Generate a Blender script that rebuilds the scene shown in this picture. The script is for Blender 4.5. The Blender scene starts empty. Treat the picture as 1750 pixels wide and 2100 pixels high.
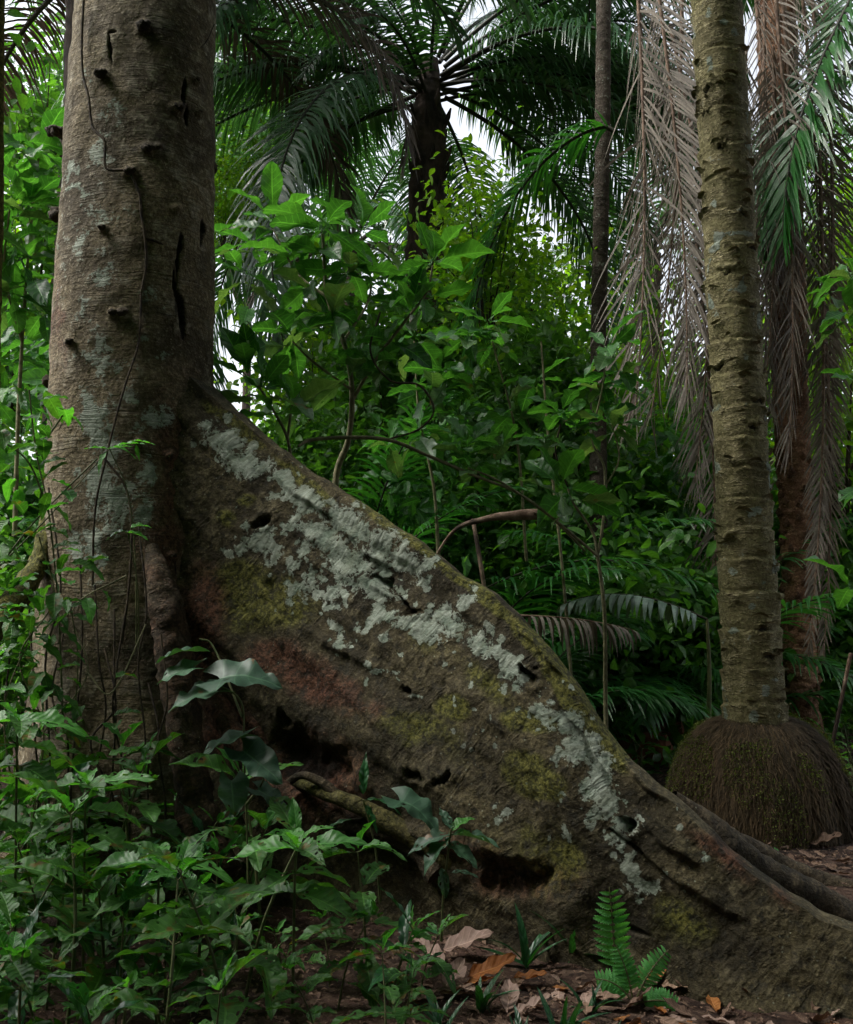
import bpy, math, random
import numpy as np

# ------------------------------------------------------------------ camera, sky, sun, exposure
R = math.radians
C = bpy.context.scene.collection
scene = bpy.context.scene
PITCH, CH, FPX = R(5.0), 1.4, 2041.67

cam_d = bpy.data.cameras.new("camera")
cam_d.sensor_fit = 'VERTICAL'; cam_d.sensor_height = 36.0; cam_d.sensor_width = 36.0
cam_d.lens = 35.0; cam_d.clip_start = 0.05; cam_d.clip_end = 1000
cam = bpy.data.objects.new("camera", cam_d); C.objects.link(cam)
cam.location = (0, 0, CH); cam.rotation_euler = (R(90) + PITCH, 0, 0)
scene.camera = cam

SUN_EL, SUN_AZ = R(55), R(-95)          # azimuth measured from +Y towards +X
w = bpy.data.worlds.new("World"); scene.world = w; w.use_nodes = True
nt = w.node_tree; nt.nodes.clear()
sky = nt.nodes.new('ShaderNodeTexSky'); sky.sky_type = 'NISHITA'; sky.sun_disc = False
sky.sun_elevation = SUN_EL; sky.sun_rotation = SUN_AZ; sky.air_density = 1.0; sky.dust_density = 5.0
hs = nt.nodes.new('ShaderNodeHueSaturation'); hs.inputs['Saturation'].default_value = 0.3
bg = nt.nodes.new('ShaderNodeBackground'); bg.inputs[1].default_value = 0.15
wo = nt.nodes.new('ShaderNodeOutputWorld')
nt.links.new(sky.outputs[0], hs.inputs['Color']); nt.links.new(hs.outputs[0], bg.inputs[0])
nt.links.new(bg.outputs[0], wo.inputs[0])

sd = bpy.data.lights.new("sun", 'SUN'); sd.energy = 1.5; sd.angle = R(25); sd.color = (1.0, 0.97, 0.9)
sun = bpy.data.objects.new("sun", sd); C.objects.link(sun)
from mathutils import Vector, Matrix
_sv = Vector((math.cos(SUN_EL) * math.sin(SUN_AZ), math.cos(SUN_EL) * math.cos(SUN_AZ), math.sin(SUN_EL)))
sun.rotation_euler = _sv.to_track_quat('Z', 'Y').to_euler()

scene.view_settings.view_transform = 'Standard'; scene.view_settings.look = 'None'
scene.view_settings.gamma = 1.0; scene.view_settings.exposure = 1.42
cy = scene.cycles
cy.max_bounces = 6; cy.diffuse_bounces = 4; cy.glossy_bounces = 2; cy.transmission_bounces = 4
cy.transparent_max_bounces = 4; cy.use_denoising = True
cy.sample_clamp_indirect = 4.0

# ------------------------------------------------------------------ maths helpers
rng = np.random.default_rng(7)
random.seed(7)
CP, SP = math.cos(PITCH), math.sin(PITCH)

def P(px, py, Y):
    """photo position (1750 x 2100 frame) at distance Y -> world point"""
    rx = (px - 875) / FPX; up = (1050 - py) / FPX
    dy = CP - up * SP; dz = SP + up * CP
    t = Y / dy
    return np.array([rx * t, Y, CH + dz * t])

def proj(v):
    v = np.asarray(v, float)
    x = v[..., 0]; y = v[..., 1]; z = v[..., 2] - CH
    d = y * CP + z * SP; u = -y * SP + z * CP
    return 875 + FPX * x / d, 1050 - FPX * u / d

def norm(a):
    a = np.asarray(a, float)
    return a / np.maximum(np.linalg.norm(a, axis=-1, keepdims=True), 1e-9)

_perm = np.random.default_rng(3).random((64, 64, 64))
def vnoise(p):
    p = np.asarray(p, float); i = np.floor(p).astype(int); f = p - i; f = f * f * (3 - 2 * f)
    def g(a, b, c): return _perm[(i[..., 0] + a) % 64, (i[..., 1] + b) % 64, (i[..., 2] + c) % 64]
    fx, fy, fz = f[..., 0], f[..., 1], f[..., 2]
    x00 = g(0,0,0)*(1-fx)+g(1,0,0)*fx; x10 = g(0,1,0)*(1-fx)+g(1,1,0)*fx
    x01 = g(0,0,1)*(1-fx)+g(1,0,1)*fx; x11 = g(0,1,1)*(1-fx)+g(1,1,1)*fx
    return ((x00*(1-fy)+x10*fy)*(1-fz)+(x01*(1-fy)+x11*fy)*fz) * 2 - 1
def fbm(p, o=4, g=0.5):
    p = np.asarray(p, float); s = 0; a = 1.0; t = 0
    for k in range(o):
        s = s + a * vnoise(p + 17.3 * k); t += a; a *= g; p = p * 2.03
    return s / t
def sstep(a, b, x):
    t = np.clip((x - a) / (b - a), 0, 1); return t * t * (3 - 2 * t)

def gz(x, y):
    """height of the forest floor"""
    x = np.asarray(x, float); y = np.asarray(y, float)
    p = np.stack([x, y, np.zeros_like(x + y)], -1)
    h = 0.01 + 0.03 * fbm(p * 0.9, 2) + 0.024 * fbm(p * 5, 3)
    h = h + 0.045 * np.clip(y - 6.5, 0, 60) + 0.10 * sstep(-0.2, -2.5, x) * sstep(3, 4.5, y)
    return h

# ------------------------------------------------------------------ object helpers
def link(o, parent=None):
    C.objects.link(o)
    if parent is not None: o.parent = parent
    return o

def tag(o, label=None, cat=None, group=None, kind=None):
    if label: o['label'] = label
    if cat: o['category'] = cat
    if group: o['group'] = group
    if kind: o['kind'] = kind
    return o

def thing(name, label, cat, loc=(0, 0, 0), group=None):
    o = bpy.data.objects.new(name, None); o.empty_display_size = 0.1
    link(o); o.location = loc
    return tag(o, label, cat, group)

class MB:
    def __init__(s): s.v = []; s.f = []; s.a = []; s.m = []; s.c = []; s.n = 0
    def add(s, v, f, a=None, mi=0, c=None):
        v = np.asarray(v, float).reshape(-1, 3); f = np.asarray(f, int).reshape(-1, 4)
        s.v.append(v); s.f.append(f + s.n)
        s.a.append(np.zeros((len(v), 3)) if a is None else np.asarray(a, float).reshape(-1, 3))
        s.c.append(np.zeros((len(v), 4)) if c is None else np.asarray(c, float).reshape(-1, 4))
        s.m.append(np.full(len(f), mi)); s.n += len(v)
    def build(s, name, mats, parent=None, loc=None, smooth=True):
        V = np.concatenate(s.v); F = np.concatenate(s.f); A = np.concatenate(s.a); M = np.concatenate(s.m); Cc = np.concatenate(s.c)
        if loc is not None: V = V - np.asarray(loc)
        me = bpy.data.meshes.new(name)
        me.vertices.add(len(V)); me.vertices.foreach_set('co', V.ravel().astype(np.float32))
        # quads, with degenerate ones written as triangles left to the caller
        me.loops.add(len(F) * 4); me.loops.foreach_set('vertex_index', F.ravel().astype(np.int32))
        me.polygons.add(len(F)); me.polygons.foreach_set('loop_start', (np.arange(len(F)) * 4).astype(np.int32))
        me.polygons.foreach_set('loop_total', np.full(len(F), 4, np.int32))
        me.polygons.foreach_set('use_smooth', np.full(len(F), smooth))
        me.polygons.foreach_set('material_index', M.astype(np.int32))
        at = me.attributes.new('luv', 'FLOAT_VECTOR', 'POINT'); at.data.foreach_set('vector', A.ravel().astype(np.float32))
        if np.any(Cc):
            at = me.attributes.new('msk', 'FLOAT_COLOR', 'POINT'); at.data.foreach_set('color', Cc.ravel().astype(np.float32))
        for m in (mats if isinstance(mats, (list, tuple)) else [mats]): me.materials.append(m)
        me.update(calc_edges=True); me.validate()
        o = bpy.data.objects.new(name, me)
        return link(o, parent)

def grid_faces(nr, nc, wrap=False):
    r = np.arange(nr - 1)[:, None]; c = np.arange(nc if wrap else nc - 1)[None, :]
    c2 = (c + 1) % nc
    return np.stack([r*nc + c, r*nc + c2, (r+1)*nc + c2, (r+1)*nc + c], -1).reshape(-1, 4)

def spline(pts, n):
    """Catmull-Rom through pts (any width) with n samples"""
    p = np.asarray(pts, float); p = np.vstack([2*p[0]-p[1], p, 2*p[-1]-p[-2]])
    t = np.linspace(0, len(p) - 3 - 1e-6, n); i = t.astype(int); f = (t - i)[:, None]
    a, b, c, d = p[i], p[i+1], p[i+2], p[i+3]
    return 0.5*((2*b)+(-a+c)*f+(2*a-5*b+4*c-d)*f*f+(-a+3*b-3*c+d)*f**3)

def tube(mb, pts, rad, seg=8, n=None, rough=0.0, nscale=6.0, mi=0, rand=0.5, squash=1.0, c=None, ridge=0):
    p = np.asarray(pts, float); rad = np.asarray(rad, float) * np.ones(len(p))
    if n: q = spline(np.hstack([p, rad[:, None]]), n); p = q[:, :3]; rad = q[:, 3]
    T = norm(np.gradient(p, axis=0))
    up = np.array([0.13, 0.9, 0.2]) if abs(T[len(T)//2][2]) > 0.7 else np.array([0.03, 0.05, 1.0])
    X = norm(np.cross(T, up)); Z = norm(np.cross(X, T))
    th = np.linspace(0, 2*np.pi, seg, endpoint=False)
    L = np.concatenate([[0], np.cumsum(np.linalg.norm(np.diff(p, axis=0), axis=1))])
    d = X[:, None, :]*np.cos(th)[None, :, None] + Z[:, None, :]*np.sin(th)[None, :, None]*squash
    v0 = p[:, None, :] + d*rad[:, None, None]
    k = np.ones(v0.shape[:2])
    if rough: k = k + rough*fbm(v0*nscale, 3)
    if ridge: k = k + ridge*fbm(np.stack([np.cos(th)[None]*1.5+0*L[:, None], np.sin(th)[None]*1.5+0*L[:, None], L[:, None]*30+0*th[None]], -1), 2)
    v = p[:, None, :] + d*(rad[:, None]*k)[..., None]
    a = np.stack([L[:, None] + 0*th[None], (th[None]*rad[:, None]), np.full(v.shape[:2], rand)], -1)
    cc = None if c is None else np.tile(np.asarray(c, float), (v.shape[0]*v.shape[1], 1))
    mb.add(v, grid_faces(len(p), seg, True), a, mi, cc)
    # end cap
    e = v[-1]; ctr = e.mean(0) + T[-1]*rad[-1]*0.4
    ev = np.vstack([e, ctr[None]]); nn = len(e)
    fs = [[i, (i+1) % nn, (i+2) % nn, nn] for i in range(0, nn - 1, 2)]
    mb.add(ev, fs, np.tile(a[-1][:1], (nn+1, 1)), mi, None if c is None else np.tile(np.asarray(c, float), (nn+1, 1)))
    return p

# ------------------------------------------------------------------ materials
class N:
    def __init__(s, name):
        s.m = bpy.data.materials.new(name); s.m.use_nodes = True; s.t = s.m.node_tree; s.t.nodes.clear()
    def n(s, typ, ins=None, **kw):
        d = s.t.nodes.new('ShaderNode' + typ)
        for k, v in kw.items(): setattr(d, k, v)
        for k, v in (ins or {}).items():
            i = d.inputs[k]
            if isinstance(v, bpy.types.NodeSocket): s.t.links.new(v, i)
            else: i.default_value = v
        return d
    def math(s, op, a, b=0.0, c=0.0, clamp=False):
        return s.n('Math', {0: a, 1: b, 2: c}, operation=op, use_clamp=clamp).outputs[0]
    def mix(s, f, a, b, bt='MIX'):
        d = s.n('Mix', None, data_type='RGBA', blend_type=bt); 
        for i, v in ((0, f), (6, a), (7, b)):
            if isinstance(v, bpy.types.NodeSocket): s.t.links.new(v, d.inputs[i])
            else: d.inputs[i].default_value = v if i == 0 else (*v[:3], 1)
        return d.outputs[2]
    def noise(s, vec, scale, detail=4, rough=0.55, dist=0.0):
        return s.n('TexNoise', {'Vector': vec, 'Scale': scale, 'Detail': detail, 'Roughness': rough, 'Distortion': dist}).outputs[0]
    def ss(s, x, a, b):
        return s.n('MapRange', {0: x, 1: a, 2: b, 3: 0.0, 4: 1.0}, interpolation_type='SMOOTHSTEP').outputs[0]
    def vscale(s, vec, sc):
        return s.n('VectorMath', {0: vec, 1: sc}, operation='MULTIPLY').outputs[0]
    def out(s, sh, disp=None):
        o = s.n('OutputMaterial'); s.t.links.new(sh, o.inputs[0]); return s.m

def leaf_mat(name, c1, c2, tr=0.35, trc=None, rough=0.42, veins=0.5, nv=9, spots=0.0, spec=0.5, spotc=(0.16, 0.07, 0.02), rib=None):
    k = N(name)
    at = k.n('Attribute', None, attribute_name='luv')
    sep = k.n('SeparateXYZ', {0: at.outputs['Vector']})
    u, v, r = sep.outputs
    geo = k.n('NewGeometry'); pos = geo.outputs['Position']
    ns = k.noise(pos, 2.3, 3)
    f = k.math('ADD', k.math('MULTIPLY', r, 0.7), k.math('MULTIPLY', k.math('SUBTRACT', ns, 0.35), 0.8), clamp=True)
    col = k.mix(f, c1, c2)
    fine = k.noise(pos, 60, 3)
    col = k.mix(k.math('MULTIPLY', k.ss(fine, 0.35, 0.7), 0.35), col, tuple(x*0.55 for x in c1))
    au = k.math('ABSOLUTE', u)
    ph = k.math('MULTIPLY', k.math('SUBTRACT', v, k.math('MULTIPLY', au, 0.16)), nv*6.2832)
    sv = k.math('SINE', ph)
    svl = k.ss(sv, 0.9, 1.0)
    midr = k.math('SUBTRACT', 1.0, k.ss(au, 0.02, 0.08))
    vein = k.math('MAXIMUM', midr, k.math('MULTIPLY', svl, 0.5))
    rc = rib or tuple(min(1, x*1.9+0.02) for x in c2)
    col = k.mix(k.math('MULTIPLY', vein, veins), col, rc)
    if spots:
        sn = k.noise(pos, 14, 3, 0.6)
        col = k.mix(k.math('MULTIPLY', k.ss(sn, 0.66 - 0.1*spots, 0.72), 0.8), col, spotc)
    h = k.math('ADD', k.math('MULTIPLY', sv, 0.5), k.math('ADD', k.math('MULTIPLY', midr, -1.0), k.math('MULTIPLY', fine, 0.5)))
    bp = k.n('Bump', {'Strength': 0.35, 'Distance': 0.004, 'Height': h})
    rr = k.math('ADD', k.math('MULTIPLY', fine, 0.25), rough - 0.12)
    pr = k.n('BsdfPrincipled', {'Base Color': col, 'Roughness': rr, 'Normal': bp.outputs[0], 'Specular IOR Level': spec})
    tc = k.mix(1.0, col, trc or (1.15, 1.3, 0.35), 'MULTIPLY')
    tc = k.mix(1.0, tc, (1.6, 1.6, 1.6), 'MULTIPLY')
    tl = k.n('BsdfTranslucent', {'Color': tc})
    mx = k.n('MixShader', {0: tr, 1: pr.outputs[0], 2: tl.outputs[0]})
    return k.out(mx.outputs[0])

def plain_mat(name, c1, c2, scale=12, rough=0.8, bump=0.5, stretch=(1, 1, 1), c3=None, bd=0.01, spec=0.3):
    k = N(name)
    tc = k.n('TexCoord'); vec = k.vscale(tc.outputs['Object'], stretch)
    n1 = k.noise(vec, scale, 6, 0.65); n2 = k.noise(vec, scale*0.22, 3)
    col = k.mix(k.ss(n1, 0.35, 0.65), c1, c2)
    if c3: col = k.mix(k.ss(n2, 0.5, 0.62), col, c3)
    bp = k.n('Bump', {'Strength': bump, 'Distance': bd, 'Height': n1})
    pr = k.n('BsdfPrincipled', {'Base Color': col, 'Roughness': rough, 'Normal': bp.outputs[0], 'Specular IOR Level': spec})
    return k.out(pr.outputs[0])

def bark_mat(name, cA=(0.125, 0.098, 0.062), cB=(0.045, 0.036, 0.021), cTan=(0.21, 0.17, 0.12), line=(95, 1.6, 1), lstr=1.0, pale=0.0, bdist=0.009, speck=0.0):
    """bark: luv = (coordinate across the grain, along the grain), msk = lichen, moss, red, dark stains, cracks and painted shade"""
    k = N(name)
    at = k.n('Attribute', None, attribute_name='luv').outputs['Vector']
    mk = k.n('Attribute', None, attribute_name='msk')
    ms = k.n('SeparateColor', {0: mk.outputs['Color']})
    li, mo, rd = ms.outputs[0], ms.outputs[1], ms.outputs[2]; dk = mk.outputs['Alpha']
    geo = k.n('NewGeometry'); pos = geo.outputs['Position']
    wob = k.noise(pos, 5, 3)
    atw = k.n('VectorMath', {0: at, 1: k.n('CombineXYZ', {0: k.math('MULTIPLY', wob, 0.05), 1: 0.0, 2: 0.0}).outputs[0]}, operation='ADD').outputs[0]
    lines = k.noise(k.vscale(atw, line), 1.0, 4, 0.6)
    lines2 = k.noise(k.vscale(atw, (line[0]*0.3, line[1]*0.8, 1)), 1.0, 3, 0.6)
    crk = k.math('SUBTRACT', 1.0, k.ss(lines2, 0.33, 0.38))
    n1 = k.noise(pos, 3.0, 5, 0.62); n2 = k.noise(pos, 11.0, 5, 0.65); n3 = k.noise(pos, 55.0, 4, 0.7)
    col = k.mix(k.ss(n1, 0.36, 0.62), cB, cA)
    col = k.mix(k.math('MULTIPLY', k.ss(n2, 0.5, 0.68), 0.75), col, cTan)
    col = k.mix(k.math('MULTIPLY', k.ss(lines, 0.5, 0.36), 0.4*lstr), col, tuple(x*0.5 for x in cB))
    if pale:
        wv = k.noise(k.vscale(atw, (line[0]*0.5, line[1]*1.3, 1)), 1.0, 2, 0.5, 0.6)
        rdg = k.math('SUBTRACT', 1.0, k.ss(k.math('ABSOLUTE', k.math('SUBTRACT', wv, 0.52)), 0.0, 0.035))
        rdg = k.math('MULTIPLY', rdg, k.ss(n2, 0.4, 0.55))
        col = k.mix(k.math('MULTIPLY', rdg, 0.6*pale), col, tuple(min(1, x*1.7) for x in cTan))
    col = k.mix(k.math('MULTIPLY', k.ss(n3, 0.56, 0.44), 0.5), col, tuple(x*0.6 for x in cB))
    col = k.mix(k.math('MULTIPLY', k.ss(n3, 0.58, 0.68), 0.45), col, tuple(min(1, x*1.25) for x in cTan))
    # moss and red bare bark
    mf = k.ss(k.math('ADD', mo, k.math('MULTIPLY', k.math('ADD', k.math('MULTIPLY', k.math('SUBTRACT', n2, 0.5), 1.7), k.math('MULTIPLY', k.math("SUBTRACT", n3, 0.5), 0.9)))), 0.38, 0.60)
    col = k.mix(k.math('MULTIPLY', mf, 0.8), col, k.mix(k.ss(n3, 0.35, 0.65), (0.025, 0.030, 0.006), (0.16, 0.155, 0.03)))
    rf = k.ss(k.math('ADD', rd, k.math('MULTIPLY', k.math('SUBTRACT', n2, 0.5), 1.0)), 0.3, 0.8)
    col = k.mix(k.math('MULTIPLY', rf, 0.85), col, k.mix(k.ss(n3, 0.38, 0.62), (0.030, 0.012, 0.007), (0.13, 0.055, 0.032)))
    n4 = k.noise(pos, 24.0, 4, 0.7)
    if speck: col = k.mix(k.math('MULTIPLY', k.ss(n4, 0.52, 0.62), speck), col, (0.016, 0.015, 0.010))
    # tiny pale specks
    sp = k.n('TexVoronoi', {'Vector': pos, 'Scale': 38.0}).outputs['Distance']
    spf = k.math('MULTIPLY', k.ss(sp, 0.16, 0.10), k.ss(n1, 0.52, 0.6))
    col = k.mix(k.math('MULTIPLY', spf, 0.5), col, (0.28, 0.31, 0.24))
    # crustose lichen
    lf = k.ss(k.math('ADD', li, k.math('ADD', k.math('MULTIPLY', k.math('SUBTRACT', n3, 0.5), 1.15), k.math('MULTIPLY', k.math('SUBTRACT', n2, 0.5), 1.2))), 0.48, 0.62)
    lc = k.mix(k.ss(n2, 0.35, 0.65), (0.15, 0.195, 0.15), (0.33, 0.37, 0.315))
    lc = k.mix(k.math('MULTIPLY', k.ss(lines, 0.55, 0.38), 0.6), lc, (0.16, 0.18, 0.13))
    lc = k.mix(k.math('MULTIPLY', k.ss(n3, 0.62, 0.7), 0.5), lc, (0.12, 0.12, 0.08))
    col = k.mix(k.math('MULTIPLY', lf, 0.92), col, lc)
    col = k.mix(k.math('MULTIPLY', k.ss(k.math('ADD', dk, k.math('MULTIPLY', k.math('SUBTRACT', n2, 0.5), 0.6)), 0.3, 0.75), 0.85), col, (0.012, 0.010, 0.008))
    h = k.math('ADD', k.math('MULTIPLY', k.math('MULTIPLY', lines, 1.3*lstr), k.ss(n2, 0.35, 0.6)), k.math('ADD', k.math('MULTIPLY', n3, 0.75), k.math('ADD', k.math('MULTIPLY', lf, 0.12), k.math('MULTIPLY', crk, -0.5*lstr))))
    h = k.math('ADD', h, k.math('MULTIPLY', n2, 0.8))
    if pale: h = k.math('ADD', h, k.math('MULTIPLY', rdg, 1.2*pale))
    bp = k.n('Bump', {'Strength': 1.0, 'Distance': bdist, 'Height': h})
    pr = k.n('BsdfPrincipled', {'Base Color': col, 'Roughness': 0.86, 'Normal': bp.outputs[0], 'Specular IOR Level': 0.25})
    return k.out(pr.outputs[0])

M = {}
M['bark'] = bark_mat('smooth_bark', cA=(0.195, 0.155, 0.090), cB=(0.062, 0.047, 0.024), cTan=(0.35, 0.315, 0.235), speck=0.2)
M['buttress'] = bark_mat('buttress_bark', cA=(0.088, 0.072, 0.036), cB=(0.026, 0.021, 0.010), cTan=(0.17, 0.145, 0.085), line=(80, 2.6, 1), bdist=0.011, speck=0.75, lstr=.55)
M['root'] = bark_mat('root_bark', cA=(0.075, 0.056, 0.034), cB=(0.025, 0.02, 0.012), cTan=(0.13, 0.10, 0.06), line=(60, 5, 1))
M['palm_bark'] = bark_mat('ringed_bark', cA=(0.225, 0.20, 0.095), cB=(0.11, 0.095, 0.042), cTan=(0.38, 0.33, 0.19), line=(60, 5.0, 1), lstr=0.6, pale=1.0, bdist=0.012)
M['palm_bark_red'] = bark_mat('brown_ringed_bark', cA=(0.30, 0.16, 0.09), cB=(0.14, 0.07, 0.04), cTan=(0.46, 0.29, 0.18), line=(55, 6, 1), pale=0.5)
M['palm_dark'] = plain_mat('fibrous_palm_bark', (0.02, 0.015, 0.012), (0.075, 0.05, 0.04), 9, 0.9, 1.0, (1, 1, 0.35), bd=0.03)
M['grey_bark'] = bark_mat('grey_slender_bark', cA=(0.11, 0.085, 0.065), cB=(0.05, 0.04, 0.03), cTan=(0.17, 0.14, 0.11), line=(40, 3, 1))
M['fibre'] = plain_mat('root_fibre', (0.02, 0.018, 0.008), (0.085, 0.075, 0.03), 20, 0.95, 0.6, c3=(0.05, 0.065, 0.012))
M['fibre2'] = plain_mat('dry_root_fibre', (0.06, 0.035, 0.02), (0.16, 0.11, 0.06), 20, 0.95, 0.6)
M['stem'] = plain_mat('green_stem', (0.05, 0.07, 0.02), (0.12, 0.12, 0.05), 20, 0.6, 0.3)
M['twig'] = plain_mat('brown_twig', (0.07, 0.05, 0.03), (0.18, 0.14, 0.08), 25, 0.8, 0.6)
M['vine'] = plain_mat('dark_vine', (0.02, 0.015, 0.012), (0.07, 0.05, 0.03), 30, 0.85, 0.6)
M['liana'] = plain_mat('pale_liana', (0.10, 0.10, 0.05), (0.22, 0.20, 0.11), 25, 0.75, 0.5)
M['wood'] = plain_mat('dead_wood', (0.10, 0.06, 0.04), (0.27, 0.19, 0.14), 14, 0.9, 0.8, (1, 1, 1), (0.03, 0.02, 0.015))
M['redwood'] = plain_mat('rotting_wood', (0.10, 0.035, 0.02), (0.22, 0.09, 0.05), 12, 0.9, 1.0)

G1, G2 = (0.010, 0.058, 0.014), (0.028, 0.125, 0.022)
M['herb'] = leaf_mat('herb_leaf', (0.018, 0.070, 0.016), (0.075, 0.200, 0.036), 0.34, veins=0.4, nv=9, spots=0.9, rough=0.5, spec=.35)
M['herb2'] = leaf_mat('glossy_herb_leaf', (0.008, 0.048, 0.018), (0.026, 0.120, 0.034), 0.24, veins=0.35, nv=6, rough=0.33, spots=0.3)
M['lime'] = leaf_mat('young_leaf', (0.03, 0.14, 0.025), (0.09, 0.28, 0.05), 0.42, veins=0.35, nv=9, rough=0.45)
M['big'] = leaf_mat('big_leaf', (0.020, 0.080, 0.024), (0.075, 0.215, 0.050), 0.40, veins=0.5, nv=8, rough=0.42)
M['bigpale'] = leaf_mat('big_leaf_worn', (0.05, 0.12, 0.05), (0.13, 0.20, 0.10), 0.3, veins=0.3, nv=8, rough=0.4, spots=0.4)
M['heart'] = leaf_mat('heart_leaf', (0.022, 0.065, 0.036), (0.05, 0.12, 0.06), 0.2, veins=0.35, nv=5, rough=0.5, spots=0.3)
M['small'] = leaf_mat('bush_leaf', (0.022, 0.082, 0.018), (0.105, 0.25, 0.042), 0.42, veins=0.1, nv=4)
M['yellow'] = leaf_mat('yellow_green_leaf', (0.07, 0.19, 0.014), (0.22, 0.34, 0.03), 0.5, veins=0.1, nv=4)
M['far'] = leaf_mat('far_leaf', (0.03, 0.09, 0.016), (0.13, 0.28, 0.04), 0.48, veins=0.0, nv=4)
M['frond'] = leaf_mat('palm_leaflet', (0.018, 0.062, 0.028), (0.055, 0.145, 0.060), 0.26, veins=0.2, nv=0.3, rough=0.30, spec=0.8)
M['frond_light'] = leaf_mat('young_palm_leaflet', (0.012, 0.075, 0.020), (0.045, 0.17, 0.036), 0.3, veins=0.2, nv=0.3, rough=0.33)
M['frond_silver'] = leaf_mat('silvery_palm_leaflet', (0.07, 0.12, 0.09), (0.18, 0.25, 0.21), 0.15, veins=0.2, nv=0.3, rough=0.35, spec=.8)
M['frond_dead'] = leaf_mat('dead_palm_leaflet', (0.085, 0.070, 0.055), (0.29, 0.25, 0.205), 0.12, (1, 0.85, 0.7), veins=0.1, nv=0.3, rough=0.6)
M['frond_darkdead'] = leaf_mat('old_dead_palm_leaflet', (0.035, 0.026, 0.022), (0.12, 0.09, 0.075), 0.08, (1, 0.85, 0.7), veins=0.1, nv=0.3, rough=0.65)
M['rachis'] = plain_mat('frond_stalk', (0.012, 0.014, 0.008), (0.035, 0.032, 0.018), 14, 0.6, 0.3)
M['rachis_dead'] = plain_mat('dead_frond_stalk', (0.09, 0.055, 0.04), (0.25, 0.17, 0.12), 14, 0.75, 0.4)
M['rootlet'] = leaf_mat('mound_rootlet', (0.028, 0.020, 0.009), (0.20, 0.13, 0.065), 0.03, veins=0, nv=1, rough=0.9)
M['litter'] = leaf_mat('dead_leaf', (0.07, 0.036, 0.025), (0.30, 0.19, 0.125), 0.08, (1, 0.8, 0.6), veins=0.35, nv=7, rough=0.75)
M['litterpink'] = leaf_mat('pale_dead_leaf', (0.22, 0.14, 0.11), (0.36, 0.25, 0.20), 0.08, (1, 0.8, 0.6), veins=0.4, nv=7, rough=0.7)
M['litterorange'] = leaf_mat('orange_dead_leaf', (0.30, 0.09, 0.015), (0.38, 0.17, 0.04), 0.15, (1, 0.7, 0.4), veins=0.4, nv=7, rough=0.7, spots=0.6)
M['fern'] = leaf_mat('fern_leaf', (0.07, 0.30, 0.07), (0.14, 0.46, 0.12), 0.4, veins=0.3, nv=6, rough=0.5)
M['mossleaf'] = leaf_mat('moss', (0.06, 0.085, 0.012), (0.21, 0.25, 0.04), 0.2, veins=0, nv=1, rough=0.8)

k = N('soil')
geo = k.n('NewGeometry'); pos = geo.outputs['Position']
n1 = k.noise(pos, 2.0, 5, 0.6); n2 = k.noise(pos, 16, 6, 0.7); n3 = k.noise(pos, 70, 4, 0.7)
vo = k.n('TexVoronoi', {'Vector': k.n('VectorMath', {0: pos, 1: k.n('CombineXYZ', {0: k.math('MULTIPLY', n2, .08), 1: k.math('MULTIPLY', n3, .06), 2: 0.0}).outputs[0]}, operation='ADD').outputs[0], 'Scale': 34.0})
col = k.mix(k.ss(n2, 0.35, 0.65), (0.022, 0.013, 0.010), (0.070, 0.040, 0.028))
col = k.mix(k.math('MULTIPLY', k.ss(n1, 0.45, 0.6), 0.5), col, (0.10, 0.055, 0.040))
vs = k.n('SeparateColor', {0: vo.outputs['Color']})
col = k.mix(k.math('MULTIPLY', k.ss(vs.outputs[0], 0.72, 0.8), 0.7), col, (0.13, 0.085, 0.06))
h = k.math('ADD', k.math('MULTIPLY', n2, 1.0), k.math('ADD', k.math('MULTIPLY', n3, 0.5), k.math('MULTIPLY', vs.outputs[1], 0.4)))
bp = k.n('Bump', {'Strength': 1.0, 'Distance': 0.025, 'Height': h})
pr = k.n('BsdfPrincipled', {'Base Color': col, 'Roughness': 0.9, 'Normal': bp.outputs[0], 'Specular IOR Level': 0.25})
M['soil'] = k.out(pr.outputs[0])

# ------------------------------------------------------------------ ground
gx = np.concatenate([-np.geomspace(160, 5, 26), np.linspace(-4.8, 4.8, 260), np.geomspace(5, 160, 26)])
gy = np.concatenate([np.linspace(-40, 1.5, 16), np.linspace(1.6, 9, 240), np.geomspace(9.3, 200, 44)])
X, Y = np.meshgrid(gx, gy)
mb = MB(); mb.add(np.stack([X, Y, gz(X, Y)], -1), grid_faces(len(gy), len(gx)))
tag(mb.build('ground', M['soil']), kind='structure')

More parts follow.
